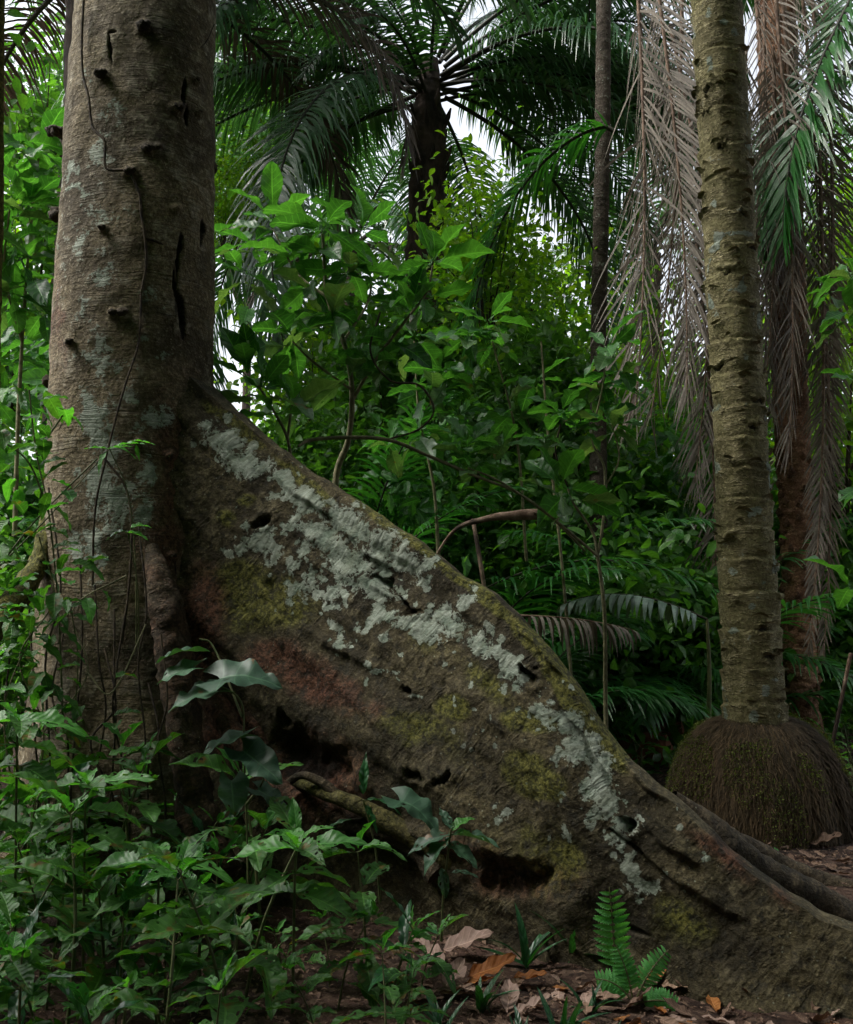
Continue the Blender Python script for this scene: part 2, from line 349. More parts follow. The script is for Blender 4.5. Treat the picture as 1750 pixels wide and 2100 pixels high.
# ------------------------------------------------------------------ leaf templates
def leaf_tpl(shape='ellip', W=0.4, nu=6, nv=12, fold=0.25, droop=0.25, wave=0.03, teeth=0.0, holes=0.0, seed=0, side=0.0, ragged=0.0):
    r = np.random.default_rng(seed)
    v = np.linspace(0, 1, nv + 1); u = np.linspace(-1, 1, nu + 1)
    if shape == 'ellip': wp = np.sin(np.pi*v**0.85)**0.85
    elif shape == 'lance': wp = np.sin(np.pi*v**0.72)**1.15
    elif shape == 'obov': wp = np.sin(np.pi*v**1.45)**0.8 * (0.25+0.75*sstep(0, 0.35, v)) + 0.02
    elif shape == 'heart': wp = np.clip(np.cos(np.pi/2*v**1.3), 0, 1)**0.8 * (0.55+0.45*sstep(0, 0.18, v))
    elif shape == 'strap': wp = np.minimum(1, 6*v+0.25)*np.clip(1-v**3.5, 0, 1)
    wp = np.maximum(wp, 0.012)
    if shape != 'heart': wp[0] = 0.03
    wp[-1] = 0.01
    if teeth: wp = wp*(1 + teeth*((np.arange(nv+1) % 2)*2-1))
    V, U = np.meshgrid(v, u, indexing='ij')
    ww = wp[:, None]*np.ones_like(U)
    if ragged:
        ww = ww*(1 - ragged*np.clip(vnoise(np.stack([V*7, np.sign(U)*3+seed, U*0], -1)), 0, 1)*np.abs(U))
    x = U*ww*W/2
    y = V + 0.0*U
    if shape == 'heart': y = y - 0.22*np.abs(U)**1.5*(1-V)**3*1.4
    dz = -droop*V**2
    z = fold*np.abs(x) + dz + wave*np.sin(V*17+seed*2.1)*np.abs(U)**1.5*np.sign(U) + 0.4*wave*vnoise(np.stack([U*2+seed, V*5, U*0+seed], -1))
    y = y*(1-0.25*droop*V)
    x = x + side*V**2
    vv = np.stack([x, y, z], -1).reshape(-1, 3)
    f = grid_faces(nv+1, nu+1)
    if holes:
        fc = vv[f].mean(1)
        h = vnoise(np.stack([fc[:, 0]*26/W*0.4+seed*7, fc[:, 1]*13, fc[:, 0]*0+seed], -1))
        uc = np.abs(U.reshape(-1)[f].mean(1))
        f = f[~((h > 1-holes*1.25) & (uc > 0.12))]
    uv = np.stack([U, V], -1).reshape(-1, 2)
    return vv, f, uv

def tpls(n, **kw):
    out = []
    for i in range(n):
        r = random.Random(i*13+5); k = dict(kw)
        k['droop'] = kw.get('droop', 0.25)*r.uniform(0.4, 1.7); k['fold'] = kw.get('fold', 0.25)*r.uniform(0.5, 1.5)
        k['W'] = kw.get('W', 0.4)*r.uniform(0.85, 1.15); k['side'] = r.uniform(-0.08, 0.08); k['seed'] = i*3+1
        out.append(leaf_tpl(**k))
    return out

T_herb = tpls(10, shape='ellip', W=0.44, nu=10, nv=22, droop=0.35, fold=0.35, wave=0.03, holes=0.36, teeth=0.03, ragged=0.25)
T_whole = tpls(6, shape='ellip', W=0.42, nu=6, nv=10, droop=0.35, fold=0.35, wave=0.04)
T_lance = tpls(6, shape='lance', W=0.27, nu=6, nv=14, droop=0.35, fold=0.4, wave=0.03, holes=0.15, ragged=0.2)
T_obov = tpls(8, shape='obov', W=0.42, nu=8, nv=14, droop=0.30, fold=0.30, wave=0.035, holes=0.12, ragged=0.25)
T_heart = tpls(5, shape='heart', W=0.85, nu=10, nv=14, droop=0.3, fold=0.2, wave=0.05, holes=0.1, ragged=0.4)
T_dead = tpls(6, shape='ellip', W=0.55, nu=8, nv=12, droop=-0.35, fold=0.5, wave=0.05, ragged=0.3, holes=0.12)
T_small = tpls(5, shape='ellip', W=0.5, nu=2, nv=4, droop=0.3, fold=0.3, wave=0.02)
T_tiny = tpls(4, shape='ellip', W=0.55, nu=2, nv=2, droop=0.3, fold=0.3, wave=0.0)
T_strap = tpls(5, shape='strap', W=0.09, nu=2, nv=12, droop=0.45, fold=0.5, wave=0.0)

def addleaves(mb, T, pos, dirs, ups, size, mi=0, wid=None, seed=None, rand=None):
    pos = np.atleast_2d(pos); n = len(pos)
    y = norm(np.atleast_2d(dirs)); x = norm(np.cross(y, np.atleast_2d(ups))); z = np.cross(x, y)
    size = np.ones(n)*size; wid = np.ones(n) if wid is None else np.ones(n)*wid
    r = rng if seed is None else np.random.default_rng(abs(seed))
    ti = r.integers(0, len(T), n); rd = r.random(n) if rand is None else np.ones(n)*rand
    for t in range(len(T)):
        s = np.where(ti == t)[0]
        if not len(s): continue
        vv, f, uv = T[t]
        L = vv[None]*size[s][:, None, None]; 
        W = (L[..., 0:1]*wid[s][:, None, None]*x[s][:, None] + L[..., 1:2]*y[s][:, None] + L[..., 2:3]*z[s][:, None]) + pos[s][:, None]
        nv = len(vv)
        F = f[None] + (np.arange(len(s))*nv)[:, None, None]
        A = np.concatenate([np.tile(uv[None], (len(s), 1, 1)), np.repeat(rd[s], nv).reshape(len(s), nv, 1)], -1)
        mb.add(W, F, A, mi)

def dirv(az, el):
    return np.stack([np.cos(el)*np.sin(az), np.cos(el)*np.cos(az), np.sin(el)], -1)

# ------------------------------------------------------------------ palm fronds
def frond(mb, p0, az, el, L, droop=1.4, nl=70, ll=0.6, lw=0.035, hang=0.9, start=0.12, bare=1.0, mess=0.15, rad=0.02, pw=1.6, mi=(0, 1), seed=0, fwd=0.55, segs=5, twist=0.0, sway=0.0, vshape=0.15):
    r = np.random.default_rng(seed)
    n = 28; t = np.linspace(0, 1, n)
    e = el - droop*t**pw; a = az + sway*t**1.5
    d = dirv(a, e); p = np.asarray(p0) + np.vstack([[0, 0, 0], np.cumsum(d[:-1]*L/(n-1), axis=0)])
    tube(mb, p, rad*(1-0.85*t)+0.002, 6, mi=mi[1])
    # leaflets
    m = nl; tt = start + (1-start)*(np.arange(m)+0.5)/m
    for sgn in (-1, 1):
        ts = np.clip(tt + r.normal(0, 0.3/m, m), 0, 0.999)
        keep = r.random(m) < bare; ts = ts[keep]
        i = ts*(n-1); i0 = i.astype(int); fr = (i-i0)[:, None]
        bp = p[i0]*(1-fr) + p[np.minimum(i0+1, n-1)]*fr
        tan = norm(d[i0]); up = norm(np.cross(np.cross(tan, [0, 0, 1.0]), tan) + 1e-4)
        side = norm(np.cross(tan, up))*sgn
        if twist: 
            cs, sn = math.cos(twist), math.sin(twist)*sgn
            side, up = side*cs + up*sn, up*cs - side*sn
        fw = fwd + 0.5*ts**2
        d0 = norm(side*np.cos(fw)[:, None] + tan*np.sin(fw)[:, None] + up*(vshape+r.normal(0, mess, len(ts)))[:, None] + r.normal(0, mess*0.5, (len(ts), 3)))
        prof = (0.35+0.65*np.sin(np.pi*np.clip((ts-start)/(1-start)*0.8+0.16, 0, 1)))*ll*r.uniform(0.82, 1.12, len(ts))
        q = bp; dd = d0; k = segs
        hg = hang*r.uniform(0.6, 1.4, len(ts))
        V = []; wn = norm(np.cross(dd, up)); 
        tiltup = norm(up + side*0.3)
        for j in range(k+1):
            s = j/k
            wdt = lw*(0.35+0.65*min(1, s*5))*(1-s**2.5)+0.0015
            wax = norm(np.cross(dd, np.cross(tan, dd)) + 1e-5)
            wax = norm(tan - dd*np.sum(tan*dd, -1, keepdims=True))
            V.append(np.stack([q - wax*wdt/2, q + wax*wdt/2], 1))
            dd = norm(dd + np.array([0, 0, -1.0])*(hg*1.3/k*(0.4+s*1.4))[:, None])
            q = q + dd*(prof/k)[:, None]
        V = np.stack(V, 1)  # m, k+1, 2, 3
        mm = len(ts); base = np.arange(mm)[:, None]*(k+1)*2
        j = np.arange(k)[None]
        F = np.stack([base+2*j, base+2*j+1, base+2*j+3, base+2*j+2], -1)
        U = np.zeros((mm, k+1, 2, 3)); U[..., 0, 0] = -1; U[..., 1, 0] = 1; U[..., 1] = (np.arange(k+1)/k)[None, :, None]
        U[..., 2] = r.random(mm)[:, None, None]
        mb.add(V, F, U, mi[0])
    return p

# ------------------------------------------------------------------ the big buttressed tree
tree = thing('buttress_tree', 'huge pale trunk with a long lichen covered plank buttress sloping to the right', 'tree', (-1.53, 5.1, 0))
TL = np.array([-1.53, 5.1, 0.0])
# trunk table z, cx, r
TZ = np.array([-0.3, 0.0, 0.5, 1.0, 1.5, 2.0, 2.84, 3.6, 4.6, 9.0])
TX = np.array([-1.50, -1.50, -1.50, -1.50, -1.51, -1.52, -1.528, -1.515, -1.496, -1.45])
TR = np.array([0.62, 0.56, 0.50, 0.455, 0.43, 0.410, 0.390, 0.376, 0.367, 0.33])
def trunk_c(z): return np.interp(z, TZ, TX), np.interp(z, TZ, TR)
def trunk_pt(px, py, off=0.0):
    Yy = 4.75
    for _ in range(12):
        p = P(px, py, Yy); cx, r = trunk_c(p[2]); r = r + off
        dx = min(abs(p[0]-cx), r*0.98); Yy = 5.1 - math.sqrt(r*r - dx*dx)
    return P(px, py, Yy)

def ell(qx, qy, lst, warp=None):
    """union of soft ellipses (x, y, rx, ry, rotation degrees[, weight]) -> 0..1, edge at 0.5"""
    m = np.zeros_like(qx)
    for e in lst:
        x, y, rx, ry = e[:4]; a = R(e[4]) if len(e) > 4 else 0; wt = e[5] if len(e) > 5 else 1.0
        dx = qx-x; dy = qy-y; ca, sa = math.cos(a), math.sin(a)
        d = np.sqrt(((dx*ca+dy*sa)/rx)**2 + ((-dx*sa+dy*ca)/ry)**2)
        m = np.maximum(m, wt*np.clip(1 - 0.5*d, 0, 1))
    return m

KN = [(205, 150, .045), (362, 222, .05), (300, 305, .045), (322, 302, .03), (265, 350, .04), (355, 430, .03), (208, 466, .028), (250, 640, .04),
      (400, 165, .03), (412, 372, .03), (292, 52, .05), (405, 232, .03), (140, 700, .03), (285, 905, .03), (310, 1140, .04), (350, 1140, .035), (230, 640, .03), (345, 935, .035)]
CRK = [(358, 560, 4, 70, 4), (362, 640, 5, 55, -8), (375, 190, 4, 28, 5), (378, 240, 3, 20), (222, 95, 3, 30, -4), (228, 60, 9, 3), (405, 480, 2.5, 25), (366, 500, 3, 18)]
nz, nth = 760, 340
z = np.linspace(-0.3, 7.5, nz); th = np.linspace(0, 2*np.pi, nth, endpoint=False)
Zg, Th = np.meshgrid(z, th, indexing='ij')
cx, rr = trunk_c(Zg)
lobe = 0.016*np.cos(2*Th+0.7) + 0.012*np.cos(3*Th+1.9+0.1*Zg) + 0.02*np.exp(-((np.mod(Th+np.pi+0.15, 2*np.pi)-np.pi)/0.2)**2)*sstep(5, 2.5, Zg)
base = np.stack([cx+rr*np.cos(Th), 5.1+rr*np.sin(Th), Zg], -1)
ux, uy = proj(base)
nn = fbm(base*np.array([1.6, 1.6, 1.0]), 4)
ring = fbm(np.stack([np.cos(Th)*0.9, np.sin(Th)*0.9, Zg*16], -1), 3)
disp = lobe + 0.035*nn + 0.003*ring + 0.008*fbm(base*9, 3)
front = (np.sin(Th) < 0.35)
crk = ell(ux+12*fbm(base*7, 3), uy, CRK)*front
disp = disp - 0.035*sstep(0.35, 0.8, crk)
kb = ell(ux, uy, [(a, b, r*420, r*380) for a, b, r in KN])*front
disp = disp + 0.02*sstep(0.4, 0.9, kb)
disp = disp + 0.10*sstep(1.6, 0.0, Zg)*(0.6*fbm(np.stack([np.cos(Th)*2.2, np.sin(Th)*2.2, Zg*0.5], -1), 3)+0.2)
V = np.stack([cx+(rr+disp)*np.cos(Th), 5.1+(rr+disp)*np.sin(Th), Zg], -1)
wx = ux + 34*fbm(base*10+5, 4); wy = uy + 34*fbm(base*10+50, 4)
lich = ell(wx, wy, [(190, 860, 45, 75, 0), (268, 812, 20, 26), (312, 862, 42, 28, -20), (338, 848, 22, 22), (200, 990, 60, 70), (235, 1040, 40, 60), (298, 968, 20, 26),
                    (288, 1050, 28, 50), (185, 1120, 50, 60), (172, 640, 30, 50, 0, .8), (155, 500, 25, 90, 0, .7), (175, 440, 60, 60, 0, .62), (215, 560, 60, 60, 0, .66), (190, 330, 40, 70, 0, .64),
                    (240, 450, 60, 50, 0, .66), (230, 200, 60, 80, 0, .6), (190, 730, 60, 60, 0, .75), (330, 730, 25, 20, 0, .8), (150, 380, 12, 22), (152, 350, 12, 18), (320, 600, 60, 80, 0, .58), (260, 730, 30, 70, 0, .62),
                    (225, 900, 30, 40), (262, 1005, 20, 30), (210, 1190, 40, 40, 0, .7), (290, 690, 25, 30, 0, .7)])*front
lich = lich - 0.12 + 0.22*fbm(base*16, 3) + 0.30*sstep(0.12, 0.5, fbm(base*np.array([7, 7, 4]), 4))*np.clip(-np.cos(Th)+.3, 0, 1)
moss = 0.15 + 0.35*fbm(base*2.2, 3) + 0.35*ell(wx, wy, [(140, 560, 40, 200), (430, 100, 30, 200), (140, 900, 30, 200), (150, 690, 40, 80)])
red = ell(wx, wy, [(350, 1000, 50, 260), (330, 1120, 60, 120), (330, 800, 50, 60, 0, .7), (120, 640, 12, 160, 0, .8)]) * 0.8
dark = np.clip(sstep(0.35, 0.6, crk)*1.2 + 0.5*ell(wx, wy, [(395, 1000, 22, 300), (250, 1350, 200, 250), (300, 640, 40, 12), (270, 300, 60, 14), (300, 60, 80, 25, 0, .8)]) + 0.35*ell(wx, wy, [(360, 330, 60, 350), (400, 550, 40, 200)]), 0, 1)  # cracks and stains, plus shade painted on crease, foot and right side
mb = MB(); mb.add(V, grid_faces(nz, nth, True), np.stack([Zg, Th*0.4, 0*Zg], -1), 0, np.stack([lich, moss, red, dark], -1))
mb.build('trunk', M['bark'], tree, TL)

def burl(mb, c, r, seed, n=22, squash=0.8):
    a = np.linspace(0, np.pi, n//2+1); b = np.linspace(0, 2*np.pi, n, endpoint=False)
    A, B = np.meshgrid(a, b, indexing='ij'); d = np.stack([np.sin(A)*np.cos(B), np.sin(A)*np.sin(B), np.cos(A)*squash], -1)
    k = 1 + 0.55*fbm(d*2.2+seed, 4)
    v = np.asarray(c) + d*(r*k)[..., None]
    mb.add(v, grid_faces(n//2+1, n, True), np.stack([A*0.1, B*0.1, 0*A], -1), 0, np.tile([0, .2, .1, .35], (v.shape[0]*v.shape[1], 1)))
for i, (a, b, r) in enumerate(KN):
    r = r*0.64; mb = MB(); p = trunk_pt(a, b, 0.01); burl(mb, p, r*0.95, i*5.1); burl(mb, p+np.array([r, -0.01, r*0.2])*0.8, r*0.6, i*3.7)
    mb.build('knob', M['root'], tree, TL)
for (a, b, r) in [(128, 272, .055), (116, 440, .042), (102, 782, .035), (432, 345, .04), (428, 655, .03)]:
    mb = MB(); burl(mb, P(a, b, 5.1), r, a, squash=0.9 if a != 128 else 0.6)
    if a == 128: burl(mb, P(a-22, b-4, 5.1), r*0.6, 3.3)
    mb.build('knob', M['root'], tree, TL)

# --- plank buttress
BP = np.array([(-1.52, 5.08), (-1.05, 4.93), (-0.5, 4.70), (0.0, 4.42), (0.5, 4.13), (1.0, 3.84), (1.5, 3.58), (2.1, 3.36), (3.0, 3.15)])
bpath = spline(BP, 800)
crest_px = np.array([(300, 560), (385, 742), (420, 790), (450, 815), (560, 908), (700, 1008), (850, 1108), (1000, 1208), (1090, 1288), (1160, 1368), (1205, 1440), (1245, 1505), (1310, 1572), (1400, 1650), (1480, 1738), (1560, 1800), (1650, 1862), (1750, 1895), (1900, 1935), (2200, 1990)])
cs = []; cz = []
slen = np.concatenate([[0], np.cumsum(np.linalg.norm(np.diff(bpath, axis=0), axis=1))])
for a, b in crest_px:
    zz = 1.0
    for _ in range(6):
        ppx, _y = proj(np.stack([bpath[:, 0], bpath[:, 1], np.full(800, zz)], -1)); i = np.argmin(abs(ppx-a)); zz = P(a, b, bpath[i, 1])[2]
    cs.append(slen[i]); cz.append(zz)
SL = slen[-1]; na, nb = 640, 250
s = np.linspace(0.15, SL, na); bx = np.interp(s, slen, bpath[:, 0]); by = np.interp(s, slen, bpath[:, 1])
tx = np.gradient(bx); ty = np.gradient(by); tl = np.hypot(tx, ty); nx, ny = ty/tl, -tx/tl      # towards the camera
crest = np.interp(s, cs, cz); 
crest = np.convolve(np.pad(crest, 12, 'edge'), np.ones(25)/25, 'valid') + 0.012*vnoise(np.stack([s*6, 0*s, 0*s], -1)) + 0.006*vnoise(np.stack([s*19, 0*s, 0*s], -1))
zb = -0.15
# profile: b runs over the front from the ground (0) to crest (1) and down the back (2)
b = np.concatenate([np.linspace(0, 1, 170), 1+np.linspace(0, 1, 81)[1:]])
S, B = np.meshgrid(s, b, indexing='ij'); CR = crest[:, None]; H = (CR - zb)
up = np.where(B <= 1, B, 2-B); Zb = zb + H*np.sin(np.clip(up, 0, 1)*np.pi/2)**0.9
depth = CR - Zb
hth = 0.035 + 0.075*(1-np.exp(-depth/0.35)) + 0.12*np.exp(-np.clip(Zb, 0, 9)/0.16)*(0.08+0.92*sstep(2.0, 3.1, S)) 
hth = hth + 0.20*np.exp(-(S-0.15)/0.28)
hth = hth*np.sqrt(np.clip(1-up, 0, 1)/0.06+0.0).clip(0, 1)
sg = np.where(B <= 1, 1.0, -1.0)
mid = 0.05*vnoise(np.stack([S*1.3, Zb*1.5, 0*S], -1)) + 0.02*np.sin(Zb*5+S*2)
off = sg*hth + mid*np.clip(depth*3, 0, 1)
base = np.stack([bx[:, None]+nx[:, None]*off, by[:, None]+ny[:, None]*off, Zb], -1)
ux, uy = proj(base)
fr = (B <= 1.0)
# long folds parallel to the crest, fine ribs across it
fold = fbm(np.stack([S*1.2, depth*4.5, 0*S+2], -1), 4)
rib = fbm(np.stack([S*26+depth*9, depth*1.4, 0*S], -1), 3)
ribw = 0.35+0.65*np.exp(-((depth-0.05)/0.16)**2)
disp = 0.06*fold + 0.0035*rib*ribw + 0.012*fbm(base*7, 4) + 0.006*fbm(base*26, 2)
disp = disp*np.clip(depth*9+0.25, 0, 1)
wx = ux+14*fbm(base*8, 3); wy = uy+14*fbm(base*8+9, 3)
HO = [(800, 1205, 42, 10, 38), (838, 1235, 26, 7, 42), (1088, 1385, 22, 12, 45), (825, 1410, 15, 8, 30), (850, 1580, 20, 9, 10), (905, 1585, 14, 6, 10), (540, 1068, 16, 13, 0), (1295, 1980-290, 17, 10, 35), (650, 1560, 70, 42, 30), (600, 1545, 40, 50, 0), (590, 1480, 22, 10, 45), (1060, 1800, 62, 32, 5), (1010, 1790, 30, 40, 0), (470, 1470, 12, 45, -30), (735, 1690, 50, 12, 15), (1115, 1370, 8, 5)]
hx = ux+34*fbm(base*9+70, 4); hy = uy+34*fbm(base*9+90, 4)
ho = ell(hx, hy, HO)*fr
lips = ell(hx, hy, [(x, y, rx*1.6, ry*1.8, (h[0] if h else 0)) for x, y, rx, ry, *h in HO])*fr
disp = disp - (0.05+0.05*fbm(base*14, 3))*sstep(0.30, 0.95, ho) + 0.012*fbm(base*18, 3)*sstep(0.3, 0.0, depth-0.9)*0 + 0.007*sstep(0.3, 0.55, lips)*(1-sstep(0.4, 0.6, ho))
# ridge bulges and the broken fold on the lower right
BU = [(1330, 1600, 60, 14, 40, 1), (1380, 1720, 90, 16, 40, 1), (1120, 1330, 70, 12, 45, 1), (640, 1030, 80, 12, 35, .8), (760, 1130, 120, 16, 38, .8), (900, 1720, 150, 25, 12, .9), (700, 1330, 120, 18, 25, .8), (1180, 1850, 60, 90, 20, .8), (1450, 1830, 120, 18, 35, .9)]
disp = disp + 0.035*sstep(0.3, 0.9, ell(wx, wy, BU))*fr
disp = disp - 0.03*sstep(0.4, 0.8, ell(wx, wy, [(1215, 1540, 6, 130, -32), (1330, 1760, 100, 7, 38), (1420, 1650, 80, 6, 42), (1280, 1900, 60, 8, 20)]))*fr
V = base + np.stack([nx[:, None]*disp*sg, ny[:, None]*disp*sg, 0*disp], -1)
lx = ux+16*fbm(base*13, 3); ly = uy+16*fbm(base*13+30, 3)
LI = [(455, 905, 42, 30, 30), (495, 945, 48, 26, 35), (540, 960, 26, 18), (588, 985, 30, 20, 40), (640, 1030, 62, 24, 40), (690, 1062, 40, 22, 30), (655, 1095, 60, 26, 20), (730, 1085, 70, 40, 35), (790, 1125, 60, 36, 35), (720, 1150, 60, 40, 30),
      (830, 1150, 40, 26, 30), (760, 1200, 60, 26, 35), (540, 1112, 42, 30, 0), (500, 1125, 24, 16), (605, 1160, 18, 14), (560, 1150, 16, 10), (640, 1180, 14, 14), (590, 1080, 10, 9), (625, 1125, 12, 12), (615, 1205, 22, 18), (650, 1215, 12, 10), (680, 1215, 20, 18), (700, 1185, 14, 12), (595, 1230, 10, 10),
      (790, 1262, 50, 20, 38), (850, 1290, 60, 22, 30), (930, 1285, 50, 28, 35), (985, 1325, 36, 26, 40), (880, 1160, 22, 16), (962, 1229, 17, 15), (905, 1260, 24, 14), (860, 1190, 10, 8),
      (1045, 1370, 24, 34, -20), (1062, 1405, 24, 26), (1120, 1460, 36, 18, 30), (1170, 1480, 34, 34, 40), (1165, 1520, 14, 16), (1195, 1535, 36, 46, -25), (1235, 1580, 26, 40, -30), (1215, 1620, 26, 26), (1255, 1650, 30, 34, -30), (1290, 1680, 34, 20, 30), (1225, 1670, 16, 20), (1270, 1710, 14, 24), (1300, 1790, 18, 34, -30), (1325, 1810, 24, 16), (1290, 1760, 12, 16),
      (1160, 1700, 11, 12), (1155, 1645, 7, 10), (1028, 1680, 14, 12, 0, .9), (780, 1382, 30, 8, 5), (700, 1322, 14, 8), (690, 1290, 22, 10, 20, .9), (850, 1430, 16, 8, 0, .9), (930, 1505, 6, 5), (960, 1540, 6, 6), (820, 1335, 10, 6), (1445, 1760, 10, 8), (1395, 1690, 7, 7), (1370, 1790, 10, 12, 0, .9), (425, 870, 20, 16, 0, .9), (680, 1250, 14, 8), (730, 1290, 10, 6), (655, 1260, 8, 6)]
rl = random.Random(6)
for e in list(LI)[:52]:
    for _ in range(4):
        a_ = rl.uniform(0, 6.28); k_ = rl.uniform(.9, 1.5); q_ = rl.uniform(4, 11); LI.append((e[0]+math.cos(a_)*e[2]*k_, e[1]+math.sin(a_)*(e[3]+8)*k_, q_, q_))
for _ in range(70): LI.append((rl.gauss(900, 260), 0, 3, 3)); LI[-1] = (LI[-1][0], 1250+(LI[-1][0]-900)*.8+rl.gauss(60, 90), rl.uniform(3, 7), rl.uniform(3, 7))
lich = ell(lx, ly, LI)*fr - 0.06 + 0.12*fbm(base*22, 3)*fr
lich = lich + (0.32*ell(ux, uy, [(740, 1140, 330, 85, 37), (1200, 1580, 220, 45, 55)]))*sstep(0.05, 0.4, fbm(base*13+3, 3))*fr
moss = 0.17 + 0.42*fbm(base*3.2, 3) + 0.75*ell(wx, wy, [(560, 1230, 110, 60, 30), (465, 1062, 22, 20), (925, 1450, 28, 20), (1080, 1475, 46, 16, 10), (1090, 1590, 46, 30, 20), (1130, 1610, 30, 22), (1160, 1400, 16, 60, -35), (1230, 1500, 16, 70, -35), (500, 1030, 20, 14), (780, 1060, 60, 12, 35), (620, 985, 60, 10, 38), (900, 1150, 130, 12, 38), (1110, 1330, 90, 14, 45), (1230, 1480, 70, 14, 55), (830, 1480, 120, 40, 25, .6), (1000, 1400, 90, 30, 35, .6), (480, 870, 60, 10, 40), (1010, 1240, 60, 12, 40), (1450, 1900, 200, 60, 15, .5), (1150, 1780, 100, 60, 15, .5)])
red = ell(wx, wy, [(640, 1395, 130, 42, 25), (560, 1345, 60, 30), (415, 1280, 46, 120), (640, 1600, 110, 90, 20), (1060, 1800, 110, 45, 5, .8), (730, 1440, 80, 24, 20, .8), (470, 1500, 50, 60), (950, 1740, 90, 40, 10, .7), (1480, 1750, 90, 20, 40, .8), (1600, 1840, 60, 20, 35, .6)])*1.05
dark = np.clip(sstep(0.45, 0.9, ho)*0.3 + 0.45*ell(wx, wy, [(950, 1560, 240, 110, 30), (800, 1470, 150, 60, 20), (800, 1700, 200, 120, 10), (400, 1000, 26, 300), (600, 1560, 110, 90, 0), (1500, 1950, 330, 90, 10, 1.15), (1200, 1850, 200, 90, 15), (1350, 1750, 120, 50, 35, .8), (600, 1300, 160, 120, 20, .7), (540, 1068, 40, 30)]) + 0.4*np.clip(-fbm(base*5, 4)-0.05, 0, 1), 0, 1)  # shade painted in crease, hollows and undercut, plus dark foot blotches
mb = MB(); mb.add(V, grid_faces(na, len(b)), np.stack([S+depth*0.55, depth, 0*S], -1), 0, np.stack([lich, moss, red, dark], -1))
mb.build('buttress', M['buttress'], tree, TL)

def root(pts, rad, seg=20, n=60, rough=0.3, c=(0, .25, .15, .1), name='root', mat='root', squash=1.0, ridge=0.12):
    mb = MB(); tube(mb, [P(*q) for q in pts], rad, seg, n, rough, 5, c=c, squash=squash, ridge=ridge)
    return mb.build(name, M[mat], tree, TL)
root([(1380, 1630, 4.2), (1470, 1735, 4.25), (1580, 1805, 4.3), (1700, 1865, 4.35), (1850, 1930, 4.4), (2100, 1950, 4.4)], [.02, .11, .085, .08, .08, .06])
root([(1400, 1650, 4.5), (1480, 1715, 4.85), (1570, 1770, 5.0), (1670, 1808, 5.0), (1780, 1838, 4.95), (1950, 1870, 4.9)], [.02, .06, .07, .06, .06, .04])
root([(1420, 1740, 3.95), (1560, 1850, 3.9), (1680, 1905, 3.92), (1800, 1960, 4.0)], [.02, .08, .06, .05])
root([(1180, 1900, 4.15), (1290, 1950, 3.95), (1400, 1968, 3.85), (1480, 1990, 3.8), (1560, 2030, 3.75)], [.07, .07, .07, .05, .02])
root([(310, 1120, 4.72), (335, 1230, 4.64), (358, 1350, 4.58), (380, 1500, 4.5), (400, 1650, 4.4), (440, 1800, 4.3)], [.03, .07, .075, .075, .08, .12], c=(0, .3, .45, .25), ridge=0.35)
root([(150, 940, 5.0), (112, 1040, 4.95), (85, 1140, 4.85), (45, 1215, 4.7), (-10, 1285, 4.5), (-120, 1450, 4.2), (-200, 1800, 4.0)], [.03, .045, .05, .055, .06, .07, .1], c=(0, .6, .2, .0), ridge=0.3)
root([(440, 1440, 4.72), (490, 1520, 4.62), (540, 1590, 4.52), (585, 1625, 4.45), (610, 1642, 4.42)], [.06, .05, .05, .05, .035], c=(0, .1, .6, .2))
root([(600, 1600, 4.6), (660, 1625, 4.46), (740, 1655, 4.38), (830, 1705, 4.34), (930, 1760, 4.3), (1010, 1830, 4.3)], [.03, .028, .035, .05, .06, .05], c=(.1, .5, .1, .1))
root([(700, 1690, 4.5), (770, 1700, 4.4), (850, 1735, 4.36), (900, 1790, 4.3)], [.03, .04, .05, .06], c=(0, .3, .2, .2))
root([(585, 1610, 4.5), (620, 1590, 4.46), (660, 1605, 4.44), (700, 1640, 4.42)], [.02, .018, .02, .02], c=(.1, .4, .1, .1))
root([(450, 1380, 4.85), (500, 1450, 4.75), (545, 1530, 4.66)], [.03, .035, .02], c=(0, .1, .6, .2))

# --- thin stems creeping over the trunk
def tvine(pts, r=0.006, mat='vine', name='creeping_stem', off=0.012):
    q = [trunk_pt(a, b, off) for a, b in pts]; mb = MB(); tube(mb, q, r, 6, len(pts)*5, 0.2, 20); return mb.build(name, M[mat], tree, TL)
tvine([(172, 0), (168, 80), (170, 150), (182, 200), (190, 260), (215, 290), (218, 345), (262, 352), (285, 395), (290, 440), (296, 475), (300, 540), (290, 600)], .007)
tvine([(300, 488), (330, 500), (352, 525), (360, 580)], .009)
tvine([(290, 600), (285, 700), (260, 780), (240, 850), (215, 950), (195, 1050), (190, 1200)], .006)
tvine([(440, 50), (420, 90), (380, 118)], .003)
tvine([(375, 880), (360, 960), (355, 1040), (360, 1160), (365, 1300)], .005)
tvine([(385, 900), (390, 1050), (392, 1180), (400, 1300)], .004)
tvine([(250, 1320), (265, 1200), (270, 1080), (258, 1000), (215, 940)], .006, off=0.04)

# its crown far above the frame
mb = MB(); r = np.random.default_rng(91); n = 7000; cc = norm(r.normal(0, 1, (34, 3)))*(r.random((34, 1))**.4); ci = r.integers(0, 34, n)
pp = (cc[ci]+r.normal(0, .2, (n, 3)))*[3.6, 3.2, 1.6]+[-1.4, 2.2, 10.8]
CROWN = (pp, norm(r.normal(0, 1, (n, 3))*[1, 1, .5]), norm(r.normal(0, .5, (n, 3))+[0, 0, 1.]), r.uniform(.2, .42, n))

addleaves(mb, T_tiny, *CROWN); mb.build('crown', M['far'], tree, TL)

